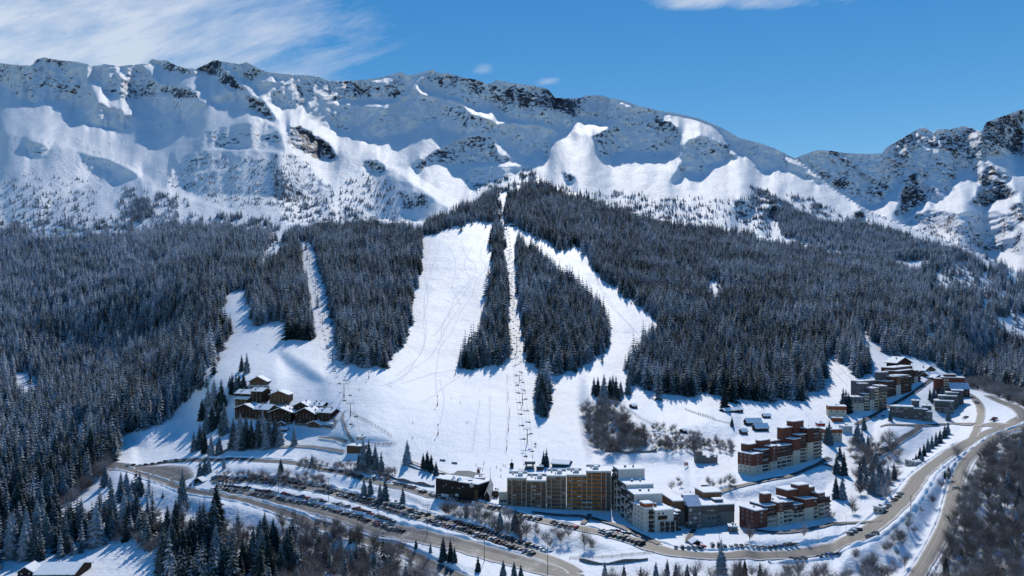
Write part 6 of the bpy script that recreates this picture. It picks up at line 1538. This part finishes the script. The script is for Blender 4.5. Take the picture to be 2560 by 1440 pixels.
for sd in (-.8, .8):
    c_ = MB()
    for u, v in zip(tops[:-1], tops[1:]): c_.tube(u + np.array([sd, 0, 0]), v + np.array([sd, 0, 0]), .045, .045, 4)
    tag(c_.build('lift_cable', M_STEEL), '%s rope of the nursery drag lift' % ('left' if sd < 0 else 'right'), 'cable', 'ropes of the nursery drag lift')
mts = [(273,367),(304,362),(235,388),(402,320),(680,302),(675,300),(900,420),(868,470),(334,322)]
for i, (px, bs) in enumerate(mts[:5] + mts[6:8]):
    p = G(px, bs); h = 11.0; r = empty('lift_pylon', p, .6); tag(r, '%s tiny lift pylon from the left on the high snowfields' % ORD[[2,3,4,5,6,7,1][0] - 2 + sorted([q[0] for q in mts[:5] + mts[6:8]]).index(px)], 'lift pylon', 'pylons on the high snowfields')
    b = MB(); b.tube((0, 0, -4), (0, 0, h + 3), .5, .35, 6); b.build('mast', M_STEEL, r); b = MB(); b.box(-4, 4, -.3, .3, h + 2.6, h + 3.3); b.build('crossarm', M_STEEL, r)
# bottom station
p = np.array(G(1324.5, 1171)); r = empty('lift_station', tuple(p)); tag(r, 'chairlift bottom station with white hood and dark blue glass front', 'lift station')
b = MB()
pl = [(-4.2, -3.2), (-2.6, -4.4), (2.6, -4.4), (4.2, -3.2), (3.2, 9), (1.6, 11), (-1.6, 11), (-3.2, 9)]
b.prism(pl, 4.0, 5.6, 0); b.build('hood', mottled('blue_black_glass', (.02, .03, .05), .2, 1, .2, .6), r)
b = MB(); b.prism([(x * .98, y * .98 + .1) for x, y in pl], 5.6, 6.3, 0, 1); b.build('roof', [M_WHITE, M_SNOW], r)
for x in (-2.6, 2.6): b = MB(); b.box(x - .55, x + .55, -1.2, .6, -2, 4.0); b.box(x - .5, x + .5, 6, 7.4, -2, 4.0); b.build('pillar', M_CONC, r)
for x in (-2.8, 2.8): b = MB(); b.tube((x, 9, 4), (x * .8, 14, 8.4), .18, .14, 6); b.tube((x, 6, 6), (x * .8, 12, 9), .15, .1, 6); b.build('rope_guide', M_STEEL, r)
b = MB(); b.box(-3.6, 3.6, -3.4, 3, -2, .25); b.build('platform', M_CONC, r)
p = np.array(G(892, 1098)); 
p = np.array(G(1279.5, 1169)); r = empty('drag_lift_station', tuple(p)); tag(r, 'black cone roofed drag lift cabin left of the chairlift station', 'lift station')
b = MB(); b.tube((0, 0, -1), (0, 0, 2.6), 1.5, 1.5, 10); b.build('cabin', M_BLACK, r); b = MB(); b.tube((0, 0, 2.6), (0, 0, 4.2), 2.1, .3, 10); b.tube((0, 0, 4.2), (0, 0, 6.0), .18, .15, 6); b.tube((0, 0, 5.9), (0, 0, 6.2), .9, .9, 12); b.build('roof', M_BLACK, r)
p = np.array(G(1264, 571)); r = empty('lift_station', tuple(p)); tag(r, 'small top station of the central chairlift on the crest', 'lift station')
b = MB(); b.box(-4, 4, -3, 4, 4, 6.5, 0, 1); b.build('hood', [M_STEEL, M_SNOW], r)
for x in (-2.5, 2.5): b = MB(); b.box(x - .5, x + .5, -.5, .5, -3, 4); b.build('pillar', M_STEEL, r)
tower('low dark hut on the crest behind the chairlift top', 1276, 1290, 566, 562, None, 6, up=M_BLACK, nwin=2, name='hut')

# ------------------------------------------------------------------ masts, lamps, signs, snow guns, fences
masts = [(697,1173,1234),(821,1195,1256),(945.5,1244,1290),(1068,1262,1342),(1211,1303,1403),(1369,1345,1436)]
for i, (px, tp, bs) in enumerate(masts):
    p = G(px, bs); h = (bs - tp) * p[1] / F; r = empty('floodlight_mast', p); tag(r, '%s tall thin floodlight mast from the left in the car parks' % ORD[i], 'lamp', 'floodlight masts in the car parks')
    b = MB(); b.tube((0, 0, -1), (0, 0, h), .20, .09, 7); b.build('mast', M_STEEL, r)
    b = MB(); b.box(-1.2, 1.2, -.08, .08, h, h + .12); b.build('crossarm', M_STEEL, r)
    for x in (-1.0, 0, 1.0): b = MB(); b.box(x - .28, x + .28, -.32, .12, h - .42, h - .02); b.build('floodlight', M_METAL, r)
lamps = [(1798,1311,1351),(2115,1285,1333),(2045,1322,1355),(1714,1310,1352),(1492,1262,1300),(1940,1350,1388),(1622,1330,1352)]
for i, (px, tp, bs) in enumerate(sorted(lamps)):
    p = G(px, bs); h = (bs - tp) * p[1] / F; r = empty('street_lamp', p, .4 * i); tag(r, '%s slim street lamp from the left in the village' % ORD[i], 'lamp', 'street lamps in the village')
    b = MB(); b.tube((0, 0, -1), (0, 0, h), .11, .06, 6); b.build('post', M_STEEL, r); b = MB(); b.tube((0, 0, h), (1.1, 0, h + .25), .05, .05, 5); b.build('bracket', M_STEEL, r); b = MB(); b.box(.9, 1.6, -.14, .14, h + .17, h + .32); b.build('lamp_head', M_METAL, r)
p = G(2277, 1278); r = empty('utility_pole', p); tag(r, 'brown wooden pole at the edge of the main road', 'pole'); b = MB(); b.tube((0, 0, -1), (0, 0, 9.5), .2, .13, 8); b.build('post', M_BARK, r); b = MB(); b.box(-.5, .5, -.06, .06, 8.6, 8.75); b.build('crossarm', M_BARK, r)
for lab, px, bs, h in (('upper red based snow gun pole on the main piste', 1093.5, 1014, 9.5), ('lower red based snow gun pole on the main piste', 1095, 1086, 8.6), ('dark snow gun pole in the tree shadow left of the piste', 922, 946, 7), ('orange headed snow gun beside the strip of forest', 1138, 937, 5)):
    p = G(px, bs); r = empty('snow_gun', p); tag(r, lab, 'snow gun', 'snow guns on the piste')
    b = MB(); b.tube((0, 0, -1), (0, 0, h), .17, .13, 7); b.build('pole', M_STEEL, r); b = MB(); b.tube((0, -.5, h - .2), (0, .9, h + .1), .62, .5, 10); b.build('fan', M_STEEL if 'orange' not in lab else M_RUST, r)
    b = MB(); b.tube((0, 0, 0), (0, 0, 2.3), .5, .5, 9); b.build('pad', M_REDP if 'red' in lab else M_STEEL, r)
def fence(label, pts, h=1.4, gap=3.0, m=M_WOOD, rails=3, th=.09):
    ln = smooth_line(pts, gap); o0 = ln[0]; z0 = height_at(*o0); r = empty('fence', (o0[0], o0[1], z0)); tag(r, label, 'fence')
    pp = [(x - o0[0], y - o0[1], height_at(x, y) - z0) for x, y in ln]
    for k, (x, y, z) in enumerate(pp[:95]): b = MB(); b.box(x - th, x + th, y - th, y + th, z - .5, z + h + .15); b.build('post', m, r)
    for q in range(rails):
        b = MB(); zz = h * (q + .7) / rails
        for u, v in zip(pp[:-1], pp[1:]): b.tube((u[0], u[1], u[2] + zz), (v[0], v[1], v[2] + zz), .07, .07, 4)
        b.build('rail', m, r)
fence('long wooden fence curving beside the left chairlift bottom', [(878,1032),(890,1040),(905,1048),(925,1058),(945,1070),(962,1080),(978,1092)], 2.0, 3.4)
fence('long wooden fence running down beside the nursery track', [(1558,1019),(1580,1032),(1602,1048),(1625,1060),(1649,1072),(1686,1084),(1712,1090),(1738,1096)], 1.8, 4.0)
fence('low fence along the top edge of the piste terrace', [(930,1110),(950,1112),(970,1111),(985,1110)], 1.5, 4)
fence('plank fence at the bottom edge of the village', [(1424,1397),(1482,1396),(1530,1393),(1580,1388),(1634,1383)], 1.2, 5)
fence('thin fence beside the ramp above the upper car park', [(870,1222),(940,1222),(990,1228),(1040,1252),(1082,1282)], 1.2, 6, M_STEEL, 2)
fence('thin fence before the chairlift station', [(1296,1176),(1306,1177),(1316,1177)], 1.3, 3, M_STEEL, 2)
fence('dark green rope fence at the top of the nursery bowl', [(1746,1037),(1758,1040),(1770,1044),(1786,1050)], 2.2, 3, M_GREEN, 4, .14)
fence('brown fence beyond the green rope fence', [(1786,1050),(1800,1054),(1816,1058),(1826,1060)], 1.3, 4)
fence('fence on the edge above the green rope fence', [(1712,1023),(1728,1030),(1746,1036)], 1.4, 4)
for lab, px, bs, w_, h_, m, ph in (('small red sign board on the white slope below the ruin', 1715.5, 1168, 3.0, 2.4, M_REDP, 1.2), ('brown sign board on posts above the concrete hall', 1760.5, 1228, 4.2, 2.6, M_WOODL, 1.6), ('round road sign on a thin post beside the upper lane', 1827, 1216, 1.2, 1.2, M_STEEL, 2.4)):
    p = G(px, bs); r = empty('sign', p); tag(r, lab, 'sign'); b = MB(); b.box(-w_ / 2, w_ / 2, -.08, 0, ph, ph + h_); b.build('board', m, r)
    b = MB(); b.box(-w_ / 2 + .2, w_ / 2 - .2, -.1, -.085, ph + h_ * .35, ph + h_ * .65); b.build('panel', M_WHITE, r)
    for x in (-w_ * .4, w_ * .4): b = MB(); b.tube((x, .06, -.6), (x, .06, ph + h_), .07, .07, 5); b.build('post', M_STEEL, r)
for lab, px, bs in (('first padded crash mat from the left above the terrace edge', 1106.5, 1152), ('second padded crash mat from the left above the terrace edge', 1136, 1159)):
    p = G(px, bs); b = MB(); b.box(-2.4, 2.4, -.3, .3, -.3, 1.2); tag(b.build('crash_mat', M_METAL, None, p, -.35), lab, 'crash mat', 'crash mats above the terrace edge')

# ------------------------------------------------------------------ skiers
def clothes(name, jacket, trousers):
    n = NT(name); tc_ = n.new('ShaderNodeTexCoord'); sp_ = n.new('ShaderNodeSeparateXYZ'); n.l(tc_.outputs['Object'], sp_.inputs[0])
    z = n.math('DIVIDE', sp_.outputs['Z'], 1.8)
    x = n.n.new('ShaderNodeValToRGB'); e = x.color_ramp; e.interpolation = 'CONSTANT'
    e.elements[0].position = 0; e.elements[0].color = (.02, .02, .025, 1); e.elements[1].position = .12; e.elements[1].color = (*trousers, 1)
    q = e.elements.new(.5); q.color = (*jacket, 1); q = e.elements.new(.84); q.color = (.42, .26, .19, 1)
    n.l(z, x.inputs[0]); n.base(x.outputs[0], .8); return n.m
def skier_body(pose):
    me = bpy.data.meshes.new('person')
    hip, chest, neck, head, top = (0, .02, .92), (0, -.06, 1.28), (0, -.10, 1.50), (0, -.12, 1.60), (0, -.12, 1.78)
    vs = [hip, chest, neck, head, top]; es = [(0, 1), (1, 2), (2, 3), (3, 4)]; rad = [.16, .17, .065, .10, .085]
    for s in (-1, 1):
        i = len(vs); vs += [(s * .20, -.06, 1.40), (s * .30, -.12 - .08 * pose, 1.14), (s * .33, -.36, 1.06), (s * .33, -.44, 1.07)]; es += [(1, i), (i, i + 1), (i + 1, i + 2), (i + 2, i + 3)]; rad += [.085, .062, .05, .045]
    for s in (-1, 1):
        i = len(vs); vs += [(s * .10, .02, .84), (s * .13, -.14 * pose - .04, .48), (s * .14, .04, .10), (s * .14, -.12, .05)]; es += [(0, i), (i, i + 1), (i + 1, i + 2), (i + 2, i + 3)]; rad += [.11, .085, .065, .06]
    me.from_pydata(vs, es, []); me.update()
    o = bpy.data.objects.new('person', me); COL.objects.link(o)
    md = o.modifiers.new('skin', 'SKIN'); sv = me.skin_vertices[0].data
    for k, q in enumerate(rad): sv[k].radius = (q, q * .9)
    sv[0].use_root = True
    ms = o.modifiers.new('smooth', 'SUBSURF'); ms.levels = 1; ms.render_levels = 1
    dg = bpy.context.evaluated_depsgraph_get(); out = bpy.data.meshes.new_from_object(o.evaluated_get(dg)); out.name = 'person'
    bpy.data.objects.remove(o); return out
POSE = [skier_body(.3), skier_body(1.2)]
SKI = MB(); SKI.box(-.05, .05, -.95, .75, 0, .03); SKI.quad([(-.05, -.95, 0), (.05, -.95, 0), (.02, -1.1, .12), (-.02, -1.1, .12)]); SKI = SKI.mesh('ski', M_REDP)
HELM = MB()
for k in range(5):
    a0, a1 = math.pi / 2 * k / 5, math.pi / 2 * (k + 1) / 5
    for q in range(10):
        t0, t1 = 2 * math.pi * q / 10, 2 * math.pi * (q + 1) / 10; f_ = lambda a, t_: (.135 * math.cos(a) * math.cos(t_), -.12 + .145 * math.cos(a) * math.sin(t_), 1.68 + .15 * math.sin(a))
        HELM.quad([f_(a0, t0), f_(a0, t1), f_(a1, t1), f_(a1, t0)])
HELM = HELM.mesh('helmet', M_BLACK)
OUT = [('dark', (.02, .022, .03), (.015, .015, .018)), ('red', (.40, .03, .03), (.02, .02, .03)), ('blue', (.04, .10, .35), (.03, .03, .04)), ('orange', (.5, .17, .03), (.03, .03, .035)), ('green', (.05, .22, .10), (.02, .02, .025))]
CL = {k: clothes('ski_clothes_' + k, a, c) for k, a, c in OUT}
BODYM = {}
for k in CL:
    for i, me in enumerate(POSE):
        m2 = me.copy(); m2.materials.clear(); m2.materials.append(CL[k]); BODYM[(k, i)] = m2
SK = [('at the foot of the main piste', [(1190,1165),(1210,1161),(1241,1171),(1252,1177),(1258,1165),(1263,1167),(1252,1193),(1207,1176)]),
      ('in the queue near the wooden fence', [(946,1111),(957,1112),(966,1112),(972,1113),(977,1113),(990,1110)]),
      ('on the wide lower piste', [(874,956),(900,975),(977,967),(1128,998),(1151,1008),(1032,1058),(1168,1058),(1032,1096)]),
      ('by the chalet terrace', [(838,1053),(841,1054),(844,1053),(850,1047)]),
      ('on the piste left of the forest stand', [(644,864),(690,850),(705,878),(720,886),(610,800),(655,835)]),
      ('high on the main piste', [(1155,578),(1120,582),(1088,580)]),
      ('on the snow above the concrete hall', [(1752,1236),(1756,1238),(1768,1237),(1726,1234)])]
i = 0
for place, pts in SK:
    for j, (px, py) in enumerate(sorted(pts)):
        k = OUT[[0, 0, 1, 2, 0, 3, 0, 4][i % 8]][0]; p = G(px, py)
        o = link('person', BODYM[(k, i % 2)]); o.location = p; o.rotation_euler = (0, 0, crs.uniform(-1.2, 1.2)); o.scale = (1.12,) * 3
        tag(o, '%s skier from the left %s, %s jacket' % (ORD[j], place, k), 'person', 'skiers ' + place)
        if 'queue' not in place or True:
            for s in (-.14, .14): q = link('ski', SKI, o); q.location = (s, 0, 0)
        link('helmet', HELM, o); i += 1
#print('people', i)
